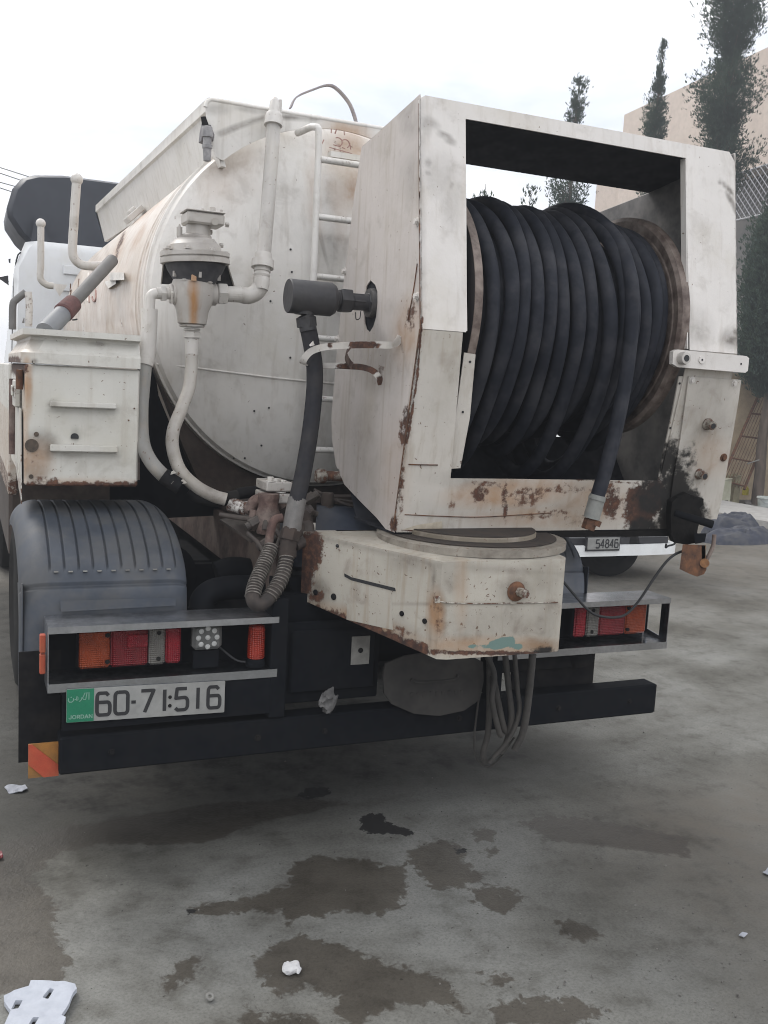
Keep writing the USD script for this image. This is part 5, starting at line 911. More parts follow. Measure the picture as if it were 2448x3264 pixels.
# ---- reel
RA = np.array([0, .226, 2.0]); RF = .445
x0r, x1r = 1.605, 2.475
rl_ = obj('hose_reel', lathe((x0r, RA[1], RA[2]), (1, 0, 0), [(0, .30), (x1r - x0r, .30)], 60), DRUM, T, smooth=40)
obj('flange', lathe((x0r - .03, RA[1], RA[2]), (1, 0, 0), [(0, .10), (0, RF - .012), (.006, RF), (.034, RF), (.040, RF - .014), (.030, RF - .02), (.026, .30)], 96), DRUM, rl_, smooth=30)
obj('flange_rim', lathe((x0r - .024, RA[1], RA[2]), (1, 0, 0), [(0, RF + .0005), (0, RF + .004), (.030, RF + .004), (.030, RF + .0005)], 96, caps=False), FLANGE, rl_, smooth=30)
RF2 = .435
obj('flange', lathe((x1r - .01, RA[1], RA[2]), (1, 0, 0), [(0, .29), (.0, RF2 - .05), (.006, RF2 - .04), (-.004, RF2 - .012), (.004, RF2), (.03, RF2), (.03, .1)], 96), DRUM, rl_, smooth=30)
obj('flange_rim', lathe((x1r - .016, RA[1], RA[2]), (1, 0, 0), [(.0045, RF2 - .085), (.001, RF2 - .05), (.004, RF2 - .045), (-.003, RF2 - .012), (.006, RF2 + .004), (.040, RF2 + .004)], 96, caps=False), FLANGE, rl_, smooth=30)
obj('shaft', cyl((XH + .0, RA[1], RA[2]), (x0r, RA[1], RA[2]), .04, n=24), CASTBLK, rl_, smooth=30)
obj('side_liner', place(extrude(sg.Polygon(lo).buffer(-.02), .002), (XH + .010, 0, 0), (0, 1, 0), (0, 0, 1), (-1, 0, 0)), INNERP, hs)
# ---- swivel T at the pivot with the feed hose
YS = RA[1]
t0, t1 = at(918, 937, Y=YS), at(1070, 945, Y=YS); zT = RA[2] + .012
sw = obj('swivel_joint', lathe((t0[0], YS, zT), (1, 0, 0), [(0, .045), (0, .0585), (.003, .0605), (t1[0] - t0[0] - .02, .0605), (t1[0] - t0[0] - .006, .052), (t1[0] - t0[0], .038), (t1[0] - t0[0] + .014, .031), (XH - t0[0] + .02, .03)], 40), CASTBLK, T, smooth=30)
xa, xb = at(1082, 945, Y=YS)[0], at(1118, 945, Y=YS)[0]
obj('hex_nut', hexnut((xa, YS, zT), (xb, YS, zT), .046), CASTBLK, sw)
obj('hex_nut', hexnut((xb + .004, YS, zT), (xb + .05, YS, zT), .033), CASTBLK, sw)
obj('hex_nut', hexnut((xb + .065, YS, zT), (XH + .02, YS, zT), .040), CASTBLK, sw)
obj('collar', lathe((XH - .012, YS, zT), (1, 0, 0), [(0, .03), (.0, .052), (.03, .056)], 28), mat_plain('worn_black_collar', (.02, .02, .022), (.09, .085, .08), 40., .5), sw, smooth=30)
obj('wire', tube([(xb + .01, YS - .03, zT - .04), (xb + .012, YS - .035, zT - .065), (xb + .026, YS - .035, zT - .06), (xb + .03, YS - .03, zT - .035)], .0018, 6, 6), INK, sw)
fs = tp([(972, 962, YS), (975, 1010, YS), (983, 1055, YS - .005)])
obj('branch', [cyl((fs[0][0], YS, zT), fs[0] + [0, 0, -.045], .036, n=24), cyl(fs[0] + [.001, 0, -.045], fs[1] + [0, 0, -.0], .034, n=24), hexnut(fs[1], fs[1] + [.006, 0, -.036], .037), cyl(fs[1], fs[2], .031, n=24)], CASTBLK, sw, smooth=25)
fh = tp([(980, 1035, YS), (990, 1085, .225), (998, 1130, .22), (1003, 1180, .215), (1001, 1260, .20), (988, 1380, .18), (968, 1500, .155), (950, 1580, .14), (936, 1650, .125), (930, 1690, .12)])
fd = obj('feed_hose', tube(fh, .0305, 22, 10), REDHOSE, T, smooth=45)
obj('ferrule', [tube(tp([(948, 1590, .1415), (936, 1650, .125), (930, 1690, .12)]), .0335, 24, 6)], mat_plain('grey_ferrule', (.09, .085, .08), (.15, .14, .13), 30., .6), fd, smooth=30)
obj('hex_nut', hexnut(at(931, 1682, Y=.12), at(921, 1722, Y=.115), .037), CHASSIS, fd)
obj('fitting', [cyl(at(921, 1722, Y=.115), at(917, 1752, Y=.11), .030, n=22), cyl(at(917, 1752, Y=.11), at(915, 1775, Y=.105), .033, n=22)], CHASSIS, fd, smooth=30)
# elbow behind and the U of spring-armoured hose
un = [at(x, y, Y=Y) for x, y, Y in ((915, 1770, .10), (908, 1805, .08), (898, 1840, .05), (880, 1875, .02), (858, 1905, .0), (835, 1925, -.01), (815, 1925, -.01), (805, 1905, .0), (812, 1870, .03), (830, 1825, .07), (850, 1780, .11), (866, 1745, .14))]
HOSED = mat_plain('dark_armoured_hose', (.014, .011, .010), (.04, .031, .026), 30., .8, dust=(.085, .07, .058), dustamt=.5)
uh = obj('armoured_hose', tube(un, .0245, 20, 8), HOSED, T, smooth=45)
def coil(P, r, turns, wr, n=16):
    P = smooth_path(P, 12); L_ = np.concatenate([[0], np.cumsum(np.linalg.norm(np.diff(P, axis=0), axis=1))]); s = np.linspace(0, L_[-1], turns * n)
    Q = np.stack([np.interp(s, L_, P[:, i]) for i in range(3)], 1); T_ = np.gradient(Q, axis=0); T_ /= np.linalg.norm(T_, axis=1, keepdims=True); d, a, b = frame(T_[0]); out = []
    for i in range(len(Q)):
        a = a - T_[i] * np.dot(a, T_[i]); a /= np.linalg.norm(a); b = np.cross(T_[i], a); th = i / n * 2 * np.pi; out.append(Q[i] + r * (math.cos(th) * a + math.sin(th) * b))
    return sweep(np.array(out), circ(wr, 6))
obj('spring', coil(un[0:5], .0262, 13, .0024), SPRING, uh, smooth=60); obj('spring', coil(un[7:12], .0262, 20, .0024), SPRING, uh, smooth=60)
obj('elbow', tube(tp([(925, 1745, .15), (950, 1720, .16), (972, 1690, .18), (972, 1650, .2), (960, 1640, .22)]), .024, 18, 8), CHASSIS, uh, smooth=45)
# hose holder: flat bars bent from the housing round the feed hose
HOLD = P_PIPE
hz = lambda x, y, Y: at(x, y, Y=Y)
b1 = [at(1277, 1072, X=XH - .001), at(1270, 1086, X=XH - .008), at(1258, 1096, X=XH - .022), at(1240, 1100, X=XH - .04), at(1200, 1099, X=1.335), at(1160, 1099, X=1.31), hz(1120, 1100, .13), hz(1050, 1104, .15), hz(1010, 1112, .155), hz(985, 1125, .16), hz(968, 1148, .175), hz(968, 1160, .20), hz(990, 1163, .25), hz(1010, 1160, .255)]
hd = obj('hose_holder', dense(strip(b1, .024, .005, (0, 0, 1), 8), .015), HOLD, T, smooth=30, wear={'rust': blobs((1150, 1100, 40, 14, 0, .95), (1185, 1100, 26, 12, 0, .9), (1050, 1100, 10, 12, 0, .7), (1060, 1090, 30, 8, 0, .4)), 'grime': blobs((1260, 1100, 20, 20, 0, .6))})
b2 = [hz(1010, 1160, .255), hz(1024, 1166, .25), hz(1090, 1166, .22), at(1120, 1168, X=1.325), at(1150, 1170, X=1.338), at(1178, 1177, X=1.352), at(1196, 1188, X=1.364), at(1208, 1204, X=1.376), at(1214, 1226, X=XH - .001)]
obj('lower_bar', dense(strip(b2, .022, .005, (0, .2, 1), 8), .015), HOLD, hd, smooth=30, wear={'rust': either(blobs((1130, 1170, 60, 16, 0, .95), (1180, 1180, 30, 14, 0, .8), (1212, 1215, 14, 24, 0, .8)))})
b3 = [hz(1118, 1104, .135), hz(1106, 1120, .15), hz(1104, 1138, .17), hz(1114, 1158, .20), hz(1122, 1166, .205)]
obj('link', dense(strip(b3, .03, .005, (0, -1, .2), 8), .012), RUSTPIPE, hd, smooth=30)
obj('wing_nut', [hull([hz(985, 1100, .14), hz(998, 1086, .14), hz(1003, 1100, .14), hz(990, 1104, .13), hz(998, 1090, .155)])], P_PIPE, hd)
# ---- pump valves and pipes on the left rail
vb2 = obj('pump_block', [box(at(842, 1535, Y=.34)[0], at(925, 1535, Y=.34)[0], .30, .46, at(842, 1605, Y=.3)[2], at(842, 1575, Y=.3)[2], .004), box(at(842, 1535, Y=.34)[0] + .002, at(925, 1535, Y=.34)[0], .31, .46, at(842, 1568, Y=.3)[2], at(842, 1538, Y=.3)[2], .004)], P_PIPE, T, wear={'grime': lambda P: .5 + 0 * P[:, 0], 'rust': lambda P: .30 + 0 * P[:, 0]})
for x, y in ((862, 1535), (880, 1540), (902, 1546), (895, 1570)): obj('bolt', bolt(at(x, y, Y=.33), (0, 0, 1), .013, .014), P_PIPE, vb2)
vb3 = obj('valve_body', [lathe(at(852, 1700, Y=.30), (0, 0, 1), [(0, .04), (.02, .046), (.08, .044), (.11, .036), (.13, .04), (.15, .04)], 28), cyl(at(730, 1612, Y=.45), at(800, 1622, Y=.38), .022, n=18), cyl(at(800, 1690, Y=.33), at(812, 1625, Y=.33), .018, n=16)], RUSTPIPE, T, smooth=35)
obj('curved_pipe', tube(tp([(795, 1625, .36), (815, 1598, .35), (850, 1588, .34), (885, 1592, .33), (905, 1610, .33)]), .024, 18, 8), RUSTPIPE, vb3, smooth=45)
obj('red_pipe', tube(tp([(900, 1650, .16), (880, 1655, .16), (868, 1672, .16), (860, 1710, .16), (856, 1745, .16)]), .016, 16, 8), RUSTPIPE, vb3, smooth=45)
obj('coupling', [cyl(at(735, 1605, Y=.44), at(770, 1618, Y=.41), .026, n=18), hexnut(at(775, 1617, Y=.41), at(790, 1622, Y=.39), .028)], P_PIPE, vb3, wear={'rust': lambda P: .55 + 0 * P[:, 0]})
obj('ground_hose', tube(tp([(606, 1560, .47), (640, 1585, .46), (700, 1593, .45), (758, 1582, .45)]), .026, 18, 8), BLACKDUST, T, smooth=45)
obj('ground_hose', tube(tp([(755, 1575, .55), (800, 1568, .55), (850, 1566, .55), (900, 1570, .55)]), .023, 18, 8), BLACKDUST, T, smooth=45)
GREASE = mat_plain('greasy_steel', (.012, .009, .008), (.045, .032, .026), 26., .6, dust=(.09, .075, .06), dustamt=.45, bump=.6)
for L_, r_ in (([(700, 1640, .40), (760, 1650, .36), (820, 1660, .30), (880, 1690, .24), (900, 1730, .2)], .010), ([(880, 1560, .38), (940, 1585, .36), (985, 1640, .32), (975, 1700, .28), (950, 1740, .2)], .013), ([(925, 1600, .33), (955, 1610, .31), (980, 1625, .30), (1010, 1640, .30)], .012), ([(790, 1700, .28), (830, 1740, .2), (850, 1790, .14), (840, 1830, .1)], .009), ([(960, 1660, .2), (985, 1680, .17), (975, 1720, .14), (940, 1740, .12)], .020), ([(1000, 1560, .45), (1060, 1590, .42), (1120, 1612, .40), (1230, 1625, .38)], .006), ([(860, 1600, .30), (850, 1640, .28), (846, 1690, .26)], .014), ([(905, 1680, .22), (890, 1720, .18), (872, 1770, .12)], .007)):
    obj('greasy_pipe', tube(tp(L_), r_, 12, 8), GREASE, T, smooth=45)
for x, y, Y, w in ((815, 1665, .30, .024), (968, 1640, .30, .030), (930, 1560, .36, .028), (985, 1590, .36, .022), (850, 1730, .22, .020)):
    q = at(x, y, Y=Y); obj('pipe_union', [hexnut(q + [-.02, 0, -.012], q + [.02, 0, .012], w), cyl(q + [-.035, 0, -.02], q + [.035, 0, .02], w * .7, n=14)], GREASE, T)
obj('mount_plate', hull([at(700, 1655, Y=.5), at(800, 1720, Y=.3), at(860, 1700, Y=.3), at(790, 1640, Y=.5), at(700, 1662, Y=.5), at(800, 1730, Y=.3), at(860, 1712, Y=.3)]), GREASE, T)
# dark gear case and drive between the rails
gc = obj('gear_case', [hull([at(1010, 1612, Y=.40), at(1160, 1622, Y=.40), at(1230, 1690, Y=.30), at(1005, 1690, Y=.30), at(1010, 1600, Y=.62), at(1150, 1600, Y=.62), at(1230, 1690, Y=.6), at(1005, 1690, Y=.6)]), box(1.16, 1.80, .35, .60, .98, 1.10, .02)], BLUEDK, T)
obj('cover', hull([at(985, 1580, Y=.45), at(1130, 1600, Y=.45), at(1130, 1612, Y=.45), at(985, 1600, Y=.45), at(985, 1578, Y=.6), at(1130, 1595, Y=.6)]), CHASSIS, gc)
obj('elbow', [lathe(at(1045, 1570, Y=.42), (0, 0, -1), [(0, .022), (.012, .026), (.05, .024), (.06, .03)], 16)], CHASSIS, gc, smooth=30)
obj('rubber_duct', tube(tp([(640, 1945, .25), (650, 1905, .26), (690, 1880, .28), (760, 1872, .3), (860, 1874, .32)]), .045, 20, 8), BLACK, T, smooth=45)
obj('rubber_duct', tube(tp([(690, 1830, .5), (740, 1815, .5), (800, 1822, .5), (880, 1850, .5)]), .05, 20, 8), BLACK, T, smooth=45)
obj('strut', box(at(700, 1862, Y=.28)[0], at(790, 1862, Y=.28)[0], .27, .29, at(700, 1872, Y=.28)[2], at(700, 1860, Y=.28)[2], .003), CHASSIS, T)
obj('air_tank', lathe((.80, .9, .86), (0, 1, 0), [(0, .02), (.02, .09), (.05, .13), (.75, .13), (.78, .09), (.80, .02)], 28), BLACK, T, smooth=40)
# short cable from the arm to the swing lock
obj('thin_cable', tube([at(1735, 1768, Y=-.05), at(1742, 1790, Y=-.08), at(1788, 1845, Y=-.10)] + tp([(1830, 1895, -.12), (1870, 1940, -.14), (1905, 1962, -.15), (1960, 1968, -.15), (2000, 1955, -.15), (2040, 1910, -.16), (2080, 1850, -.17), (2120, 1795, -.18), (2150, 1768, -.18), (2178, 1756, -.17)]), .0052, 10, 8), INK, T, smooth=45)
# ================================================================== the hose on the reel (could be pulled off)
HS = thing('jetting_hose', 'thick black rubber hose wound on the reel, its free end hanging over the sill', 'hose', (1.95, .226, 2.0))
rh = .0262
hr = np.random.default_rng(5)
xs_ = [1.637]
while xs_[-1] < 2.23: xs_.append(xs_[-1] + float(hr.choice([.040, .048, .054, .064, .078])))
rr_ = [float(.398 + hr.choice([0., .004, .012, .022, .034])) for _ in xs_]
sg_a = [float(hr.choice([.04, .08, .12, .17, .21])) for _ in xs_]
def turn(x0_, x1_, r0, r1, a0=0., a1=360., n=64, sag=0.):
    out = []
    for t in np.linspace(0, 1, n, endpoint=False):
        a_ = math.radians(a0 + (a1 - a0) * t); s_ = t * t * (3 - 2 * t); r_t = r0 + (r1 - r0) * t + .006 * math.sin(3 * a_ + x0_ * 40)
        lo_ = max(0, -math.sin(a_)) ** 2 * sag
        out.append((x0_ + (x1_ - x0_) * s_ + .012 * math.sin(a_ * 2 + x0_ * 9), RA[1] + r_t * math.cos(a_), RA[2] + (r_t + lo_) * math.sin(a_)))
    return out
# angle 0 points away (+y), 90 up, 180 towards the viewer, 270 down
under = []
for i in range(11): under += turn(1.640 + i * .0545, 1.640 + (i + 1) * .0545, .352, .352 + .012 * math.sin(i * 2.1), 0, 360, 48, sag=.05 + .03 * math.sin(i * 1.7))
wraps = []
for i in range(len(xs_) - 1): wraps += turn(xs_[i], xs_[i + 1], rr_[i], rr_[i + 1], 0, 360, 64, sag=sg_a[i])
wraps += turn(xs_[-1], xs_[-1] + .05, .400, .41, 0, 360, 64)
wraps += turn(xs_[-1] + .05, xs_[-1] + .105, .402, .392, 0, 360, 64, sag=.06) + turn(xs_[-1] + .105, xs_[-1] + .155, .392, .385, 0, 360, 64, sag=.10) + turn(xs_[-1] + .155, xs_[-1] + .20, .372, .365, 0, 300, 56, sag=.04)
lead = turn(2.14, 2.235, .420, .448, 30, 158, 30)
tail = lead[::3] + tp([(2012, 900, -.205), (2013, 1000, -.215), (2008, 1100, -.218), (1992, 1220, -.222), (1965, 1360, -.225), (1935, 1480, -.225), (1905, 1580, -.222)])
hb_ = obj('wound_hose', [sweep(np.array(under), circ(.027, 12)), sweep(np.array(wraps), lambda s: circ(rh * (1 + .035 * math.sin(s * 310) + .03 * math.sin(s * 790 + 1)), 16))], RUBBER, HS, smooth=50)
obj('loose_end', tube(tail, .0265, 20, 10), RUBBER, HS, smooth=50)
cp_ = obj('coupling', [cyl(at(1906, 1578, Y=-.222), at(1885, 1652, Y=-.216), .0305, n=24), cyl(at(1904, 1585, Y=-.222), at(1901, 1595, Y=-.222), .032, n=24)], mat_plain('grey_green_ferrule', (.15, .155, .145), (.22, .22, .20), 40., .5), HS, smooth=30)
obj('threaded_nipple', [hexnut(at(1884, 1655, Y=-.216), at(1873, 1688, Y=-.214), .025), cyl(at(1896, 1655, Y=-.216), at(1889, 1672, Y=-.214), .028, n=18)], RUST, cp_, smooth=25)
# ================================================================== background
PLASTER = mat_plain('beige_plaster', (.50, .42, .36), (.57, .49, .425), 1.2, .9, bump=.1, dust=(.43, .37, .32), dustamt=.45)
OCHRE = mat_plain('ochre_wall', (.33, .255, .165), (.44, .35, .24), 2.5, .9, bump=.3, dust=(.26, .21, .15), dustamt=.5)
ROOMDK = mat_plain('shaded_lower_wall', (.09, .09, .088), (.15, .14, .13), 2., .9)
WIRE = mat_plain('galvanised_wire', (.24, .24, .25), (.34, .34, .35), 20., .5, metallic=.3)
b0 = at(2448, 150, Z=9.4); b1 = at(1990, 366, Z=9.4)
zl = at(2400, 540, X=b0[0])[2]
BL = thing('plastered_building', 'tall windowless beige plastered building behind the cypresses', 'building', (b0[0] + 4, 16, 0))
x_at = lambda y: b1[0] + (b0[0] - b1[0]) * (y - b1[1]) / (b0[1] - b1[1])
yn, yf = 2.0, b1[1]
up_ = hull([(x_at(y), y, z) for y in (yn, yf) for z in (zl, 9.4)] + [(x_at(y) + 9, y, z) for y in (yn, yf) for z in (zl, 9.4)])
obj('upper_wall', up_, PLASTER, BL)
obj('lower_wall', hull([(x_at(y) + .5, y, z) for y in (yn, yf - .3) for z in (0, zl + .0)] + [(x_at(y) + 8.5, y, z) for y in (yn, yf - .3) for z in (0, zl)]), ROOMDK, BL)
obj('parapet_step', hull([(x_at(yf) + .1, yf + .004, 8.9), (x_at(yf) + 6, yf + .004, 8.9), (x_at(yf) + .1, yf + 1.2, 8.9), (x_at(yf) + 6, yf + 1.2, 8.9), (x_at(yf) + .1, yf + .004, 5), (x_at(yf) + 6, yf + .004, 5), (x_at(yf) + .1, yf + 1.2, 5), (x_at(yf) + 6, yf + 1.2, 5)]), PLASTER, BL)
obj('roof_pipe', cyl((x_at(14.2) + .3, 14.2, 9.4), (x_at(14.2) + .3, 14.2, 9.75), .03), WIRE, BL)
# lattice screen under the overhang
LS = thing('lattice_screen', 'grey diamond wire screen below the beige upper wall', 'wire screen', (x_at(14) - .05, 14, zl - .5))
y0_, y1_ = 9.0, at(2352, 600, X=x_at(14.5))[1]; h_ = zl - at(2400, 692, X=x_at(14.))[2]; ms = []
for i in range(int((y1_ - y0_ + h_) / .17)):
    for sg_ in (1, -1):
        ya = y0_ + i * .17 - h_ if sg_ > 0 else y0_ + i * .17; pa2 = np.array([0, ya, zl - h_]); pb2 = np.array([0, ya + sg_ * h_, zl])
        ta, tb_ = 0., 1.
        ys = sorted([(pa2[1], 0), (pb2[1], 1)])
        seg = sg.LineString([(pa2[1], pa2[2]), (pb2[1], pb2[2])]).intersection(sg.box(y0_, zl - h_, y1_, zl))
        if seg.is_empty or seg.geom_type != 'LineString': continue
        (a1, z1), (a2, z2) = seg.coords[0], seg.coords[-1]
        if abs(a1 - a2) < .02: continue
        ms.append(cyl((x_at(a1) - .05 - .012 * sg_, a1, z1), (x_at(a2) - .05 - .012 * sg_, a2, z2), .011, n=6))
obj('wire_mesh', ms, WIRE, LS, kind='stuff')
for z in (zl - .004, zl - h_): obj('rail', cyl((x_at(y0_) - .05, y0_, z), (x_at(y1_) - .05, y1_, z), .022, n=10), WIRE, LS)
obj('rail', cyl((x_at(y1_) - .05, y1_, zl), (x_at(y1_) - .05, y1_, zl - h_), .022, n=10), WIRE, LS)
# yard wall
YW = 10.2
zw = at(2420, 1195, Y=YW)[2]
obj('yard_wall', [box(5.0, 19, YW, YW + .2, -.02, zw)], OCHRE, '/World', label='low ochre yard wall behind the metal rack and debris', cat='wall')
# ---- trees
LEAF = usdkit.material(stage, L + 'cypress_leaf', {'oi': ('geometry', {}), 'c': ('rgb_ramp', {'ramp': [(0., (.034, .055, .046)), (.5, (.056, .080, .062)), (1., (.092, .115, .085))]}),
    'd': ('principled_bsdf', {'roughness': .65, 'specular_ior_level': .3}), 't': ('translucent_bsdf', {'color': (.07, .10, .05)}), 'm': ('mix_closure', {'fac': .22})},
    [('oi.random_per_island', 'c.fac'), ('c.color', 'd.base_color'), ('d.BSDF', 'm.closure1'), ('t.BSDF', 'm.closure2')], surface='m.closure')
BARK = mat_plain('tree_bark', (.055, .042, .032), (.13, .10, .08), 14., .9, bump=.8, vec=(1, 1, .25))
def sprays(P, D, size, rg):
    """leaf sprays: at each point three narrow folded blades along the direction D"""
    n = len(P); V = []; 
    for k in range(5):
        dd = D + rg.normal(0, .38, (n, 3)); dd /= np.linalg.norm(dd, axis=1, keepdims=True); s = np.cross(dd, rg.normal(0, 1, (n, 3))); s /= np.linalg.norm(s, axis=1, keepdims=True) + 1e-9
        Ln = size * rg.uniform(.6, 1.3, (n, 1)); w = Ln * rg.uniform(.12, .2, (n, 1)); o = P + rg.normal(0, size * .25, (n, 3))
        V.append(np.stack([o, o + dd * Ln * .5 + s * w, o + dd * Ln, o + dd * Ln * .45 - s * w], 1))
    V = np.concatenate(V); m = len(V); q = np.arange(m)[:, None] * 4; F = np.concatenate([q + [0, 1, 2], q + [0, 2, 3]])
    return trimesh.Trimesh(V.reshape(-1, 3), F, process=False)
def cypress(name, label, base, prof, n, size, seed, trunk=.09, lean=(0, 0), limbs=30, spread=.10):
    """prof: (height, reach to the left, reach to the right) up the crown"""
    rg = np.random.default_rng(seed); base = np.array(base, float); pr_ = np.array(prof); H = pr_[-1, 0]
    t = thing(name, label, 'tree', base)
    ctr = lambda z: base[:2] + np.array(lean) * (z / H)
    zs = np.linspace(0, H * .97, 14); pts_ = [(*(ctr(z) + rg.normal(0, .012, 2)), z) for z in zs]
    obj('trunk', sweep(smooth_path(pts_, 4), lambda s: circ(trunk * (1 - s * .92), 9)), BARK, t, smooth=40)
    # clumps on limbs
    nc = max(limbs * 3, int(n / 22)); zc_ = rg.uniform(pr_[0, 0], H, nc * 4); wl = np.interp(zc_, pr_[:, 0], pr_[:, 1]); wr = np.interp(zc_, pr_[:, 0], pr_[:, 2])
    keep = rg.uniform(0, 1, len(zc_)) < ((wl + wr) / (pr_[:, 1] + pr_[:, 2]).max()) ** 1.0 + .06; zc_, wl, wr = zc_[keep][:nc], wl[keep][:nc], wr[keep][:nc]
    ang = rg.uniform(0, 2 * np.pi, len(zc_)); rad_ = np.sqrt(rg.uniform(.02, .72, len(zc_))) ; cx_ = np.cos(ang) * rad_; cy_ = np.sin(ang) * rad_
    wx = np.where(cx_ < 0, wl, wr); C_ = np.stack([cx_ * wx, cy_ * (wl + wr) / 2, zc_], 1); C_[:, :2] += np.array([ctr(z) for z in zc_])
    per = max(4, n // len(C_)); csz = (wl + wr) * spread + size * .25
    z0 = np.maximum(C_[:, 2] - np.hypot(C_[:, 0] - ctr(0)[0], C_[:, 1] - ctr(0)[1]) * rg.uniform(.5, 1.3, len(C_)) - .05, .05); B_ = np.array([[*ctr(z), z] for z in z0])
    tt = np.sqrt(rg.uniform(.06, 1.12, (len(C_) * per, 1))); Br, Cr = np.repeat(B_, per, 0), np.repeat(C_, per, 0)
    P = Br + (Cr - Br) * tt + rg.normal(0, 1, (len(C_) * per, 3)) * (size * .45 + np.repeat(csz, per)[:, None] * .35) - np.array([0, 0, 1.]) * (tt * (1 - tt)) * .10
    D = (Cr - Br); D /= np.linalg.norm(D, axis=1, keepdims=True) + 1e-6; D = D * .8 + [0, 0, .45]
    obj('crown', sprays(P, D, size, rg), LEAF, t)
    ms = []
    for i in rg.choice(len(C_), min(limbs * 4, len(C_)), replace=False):
        if np.linalg.norm(C_[i] - B_[i]) > .03: ms.append(cyl(B_[i], C_[i], .011, .003, n=5))
    obj('limbs', ms, BARK, t, kind='stuff')
S_ = lambda Y: (math.hypot(0, 1) * 1.0)
def crown(Y, X0, rows):
    """rows of (pixel y, left reach, right reach in pixels) turned into metres at that distance"""
    out = []
    for py, l, r in rows:
        pz = at(X0, py, Y=Y); dpt = np.dot(pz - CAM, RC[2]); out.append((pz[2], l * dpt / FPX, r * dpt / FPX))
    return sorted(out)
Y1_ = 12.6; b = at(1841, 320, Y=Y1_); 
cypress('cypress_tree', 'slender cypress rising behind the middle of the housing roof', (b[0], Y1_, 0), [(2.2, .3, .3)] + crown(Y1_, 1842, [(660, 78, 60), (600, 110, 60), (520, 50, 50), (440, 44, 44), (390, 52, 40), (330, 30, 36), (270, 30, 32), (232, 5, 8)]), 6500, .048, 11, limbs=40)
Y2_ = 12.6; b = at(2084, 330, Y=Y2_)
cypress('cypress_tree', 'narrow cypress with a bare thin tip in front of the beige building', (b[0], Y2_, 0), [(1.5, .3, .3)] + crown(Y2_, 2090, [(700, 50, 50), (450, 48, 48), (380, 46, 46), (320, 40, 42), (295, 32, 34), (270, 18, 22), (235, 7, 10), (180, 10, 12), (125, 3, 4)]), 8500, .048, 12, trunk=.075, lean=(.10, 0), limbs=36)
Y3_ = 12.2; b = at(2310, 270, Y=Y3_)
cypress('cypress_tree', 'tallest ragged cypress, its top cut by the upper edge of the picture', (b[0], Y3_, 0), [(1.2, .5, .5)] + crown(Y3_, 2318, [(1000, 60, 80), (640, 50, 60), (545, 50, 110), (505, 80, 150), (470, 110, 175), (430, 56, 70), (390, 115, 64), (350, 86, 86), (310, 150, 140), (270, 135, 150), (225, 76, 140), (180, 56, 86), (155, 28, 34), (125, 84, 80), (60, 125, 115), (-20, 140, 130), (-120, 90, 90), (-330, 60, 60), (-520, 4, 4)]), 30000, .055, 13, trunk=.11, lean=(.12, 0), limbs=60, spread=.12)
Y4_ = 9.6; b = at(2414, 1558, Y=Y4_); b2 = at(2447, 1290, Y=Y4_)
cypress('bushy_conifer', 'dark dense conifer at the right edge above the leaning rack', (b[0], Y4_, 0), crown(Y4_, 2440, [(1205, 110, 60), (1130, 135, 90), (1000, 135, 120), (900, 135, 130), (800, 135, 130), (740, 125, 130), (690, 105, 110), (640, 60, 90), (560, 30, 80), (470, 20, 60), (330, 34, 80), (220, 4, 4)]), 52000, .066, 14, trunk=.10, lean=(.22, .1), limbs=60, spread=.12)
for i, (px_, py_, lab, rows, nn) in enumerate([(1545, 655, 'pointed sparse treetop seen through the housing just right of the reel flange', [(720, 34, 34), (655, 26, 26), (620, 15, 16), (590, 7, 7), (556, 2, 2)], 330), (1688, 655, 'thin feathery treetop seen through the housing between the pointed one and the cypress', [(720, 34, 30), (650, 16, 14), (620, 14, 12), (590, 10, 9), (574, 3, 3)], 150)]):
    b = at(px_, py_, Y=13.2); cypress('treetop', lab, (b[0], 13.2, 0), [(2.5, .35, .35)] + crown(13.2, px_, rows), nn, .09, 31 + i, trunk=.05, limbs=14)
# ---- metal rack leaning on the wall
RK = thing('metal_rack', 'rusty metal grid frame leaning against the ochre wall', 'metal frame', tuple(at(2310, 1560, Y=9.7)))
A1, A2 = at(2426, 1240, Y=10.15), at(2296, 1540, Y=9.6); B1, B2 = at(2500, 1240, Y=10.15), at(2372, 1560, Y=9.6)
obj('side_bar', cyl(A1, A2, .024, n=10), RUST, RK); obj('side_bar', cyl(B1, B2, .024, n=10), RUST, RK)
for t_ in (.04, .27, .51, .74, .97): obj('cross_bar', cyl(A1 + (A2 - A1) * t_, B1 + (B2 - B1) * t_, .015, n=8), RUST, RK)
for k in range(1, 8): u_ = k / 8; obj('thin_rod', cyl(A1 + (B1 - A1) * u_, A2 + (B2 - A2) * u_, .005, n=6), RUST, RK)
obj('loose_stick', cyl(at(2382, 1478, Y=9.5), at(2420, 1466, Y=9.5), .012, n=8), STICKER, '/World', label='pale stick lying across the leaning rusty rack', cat='stick')
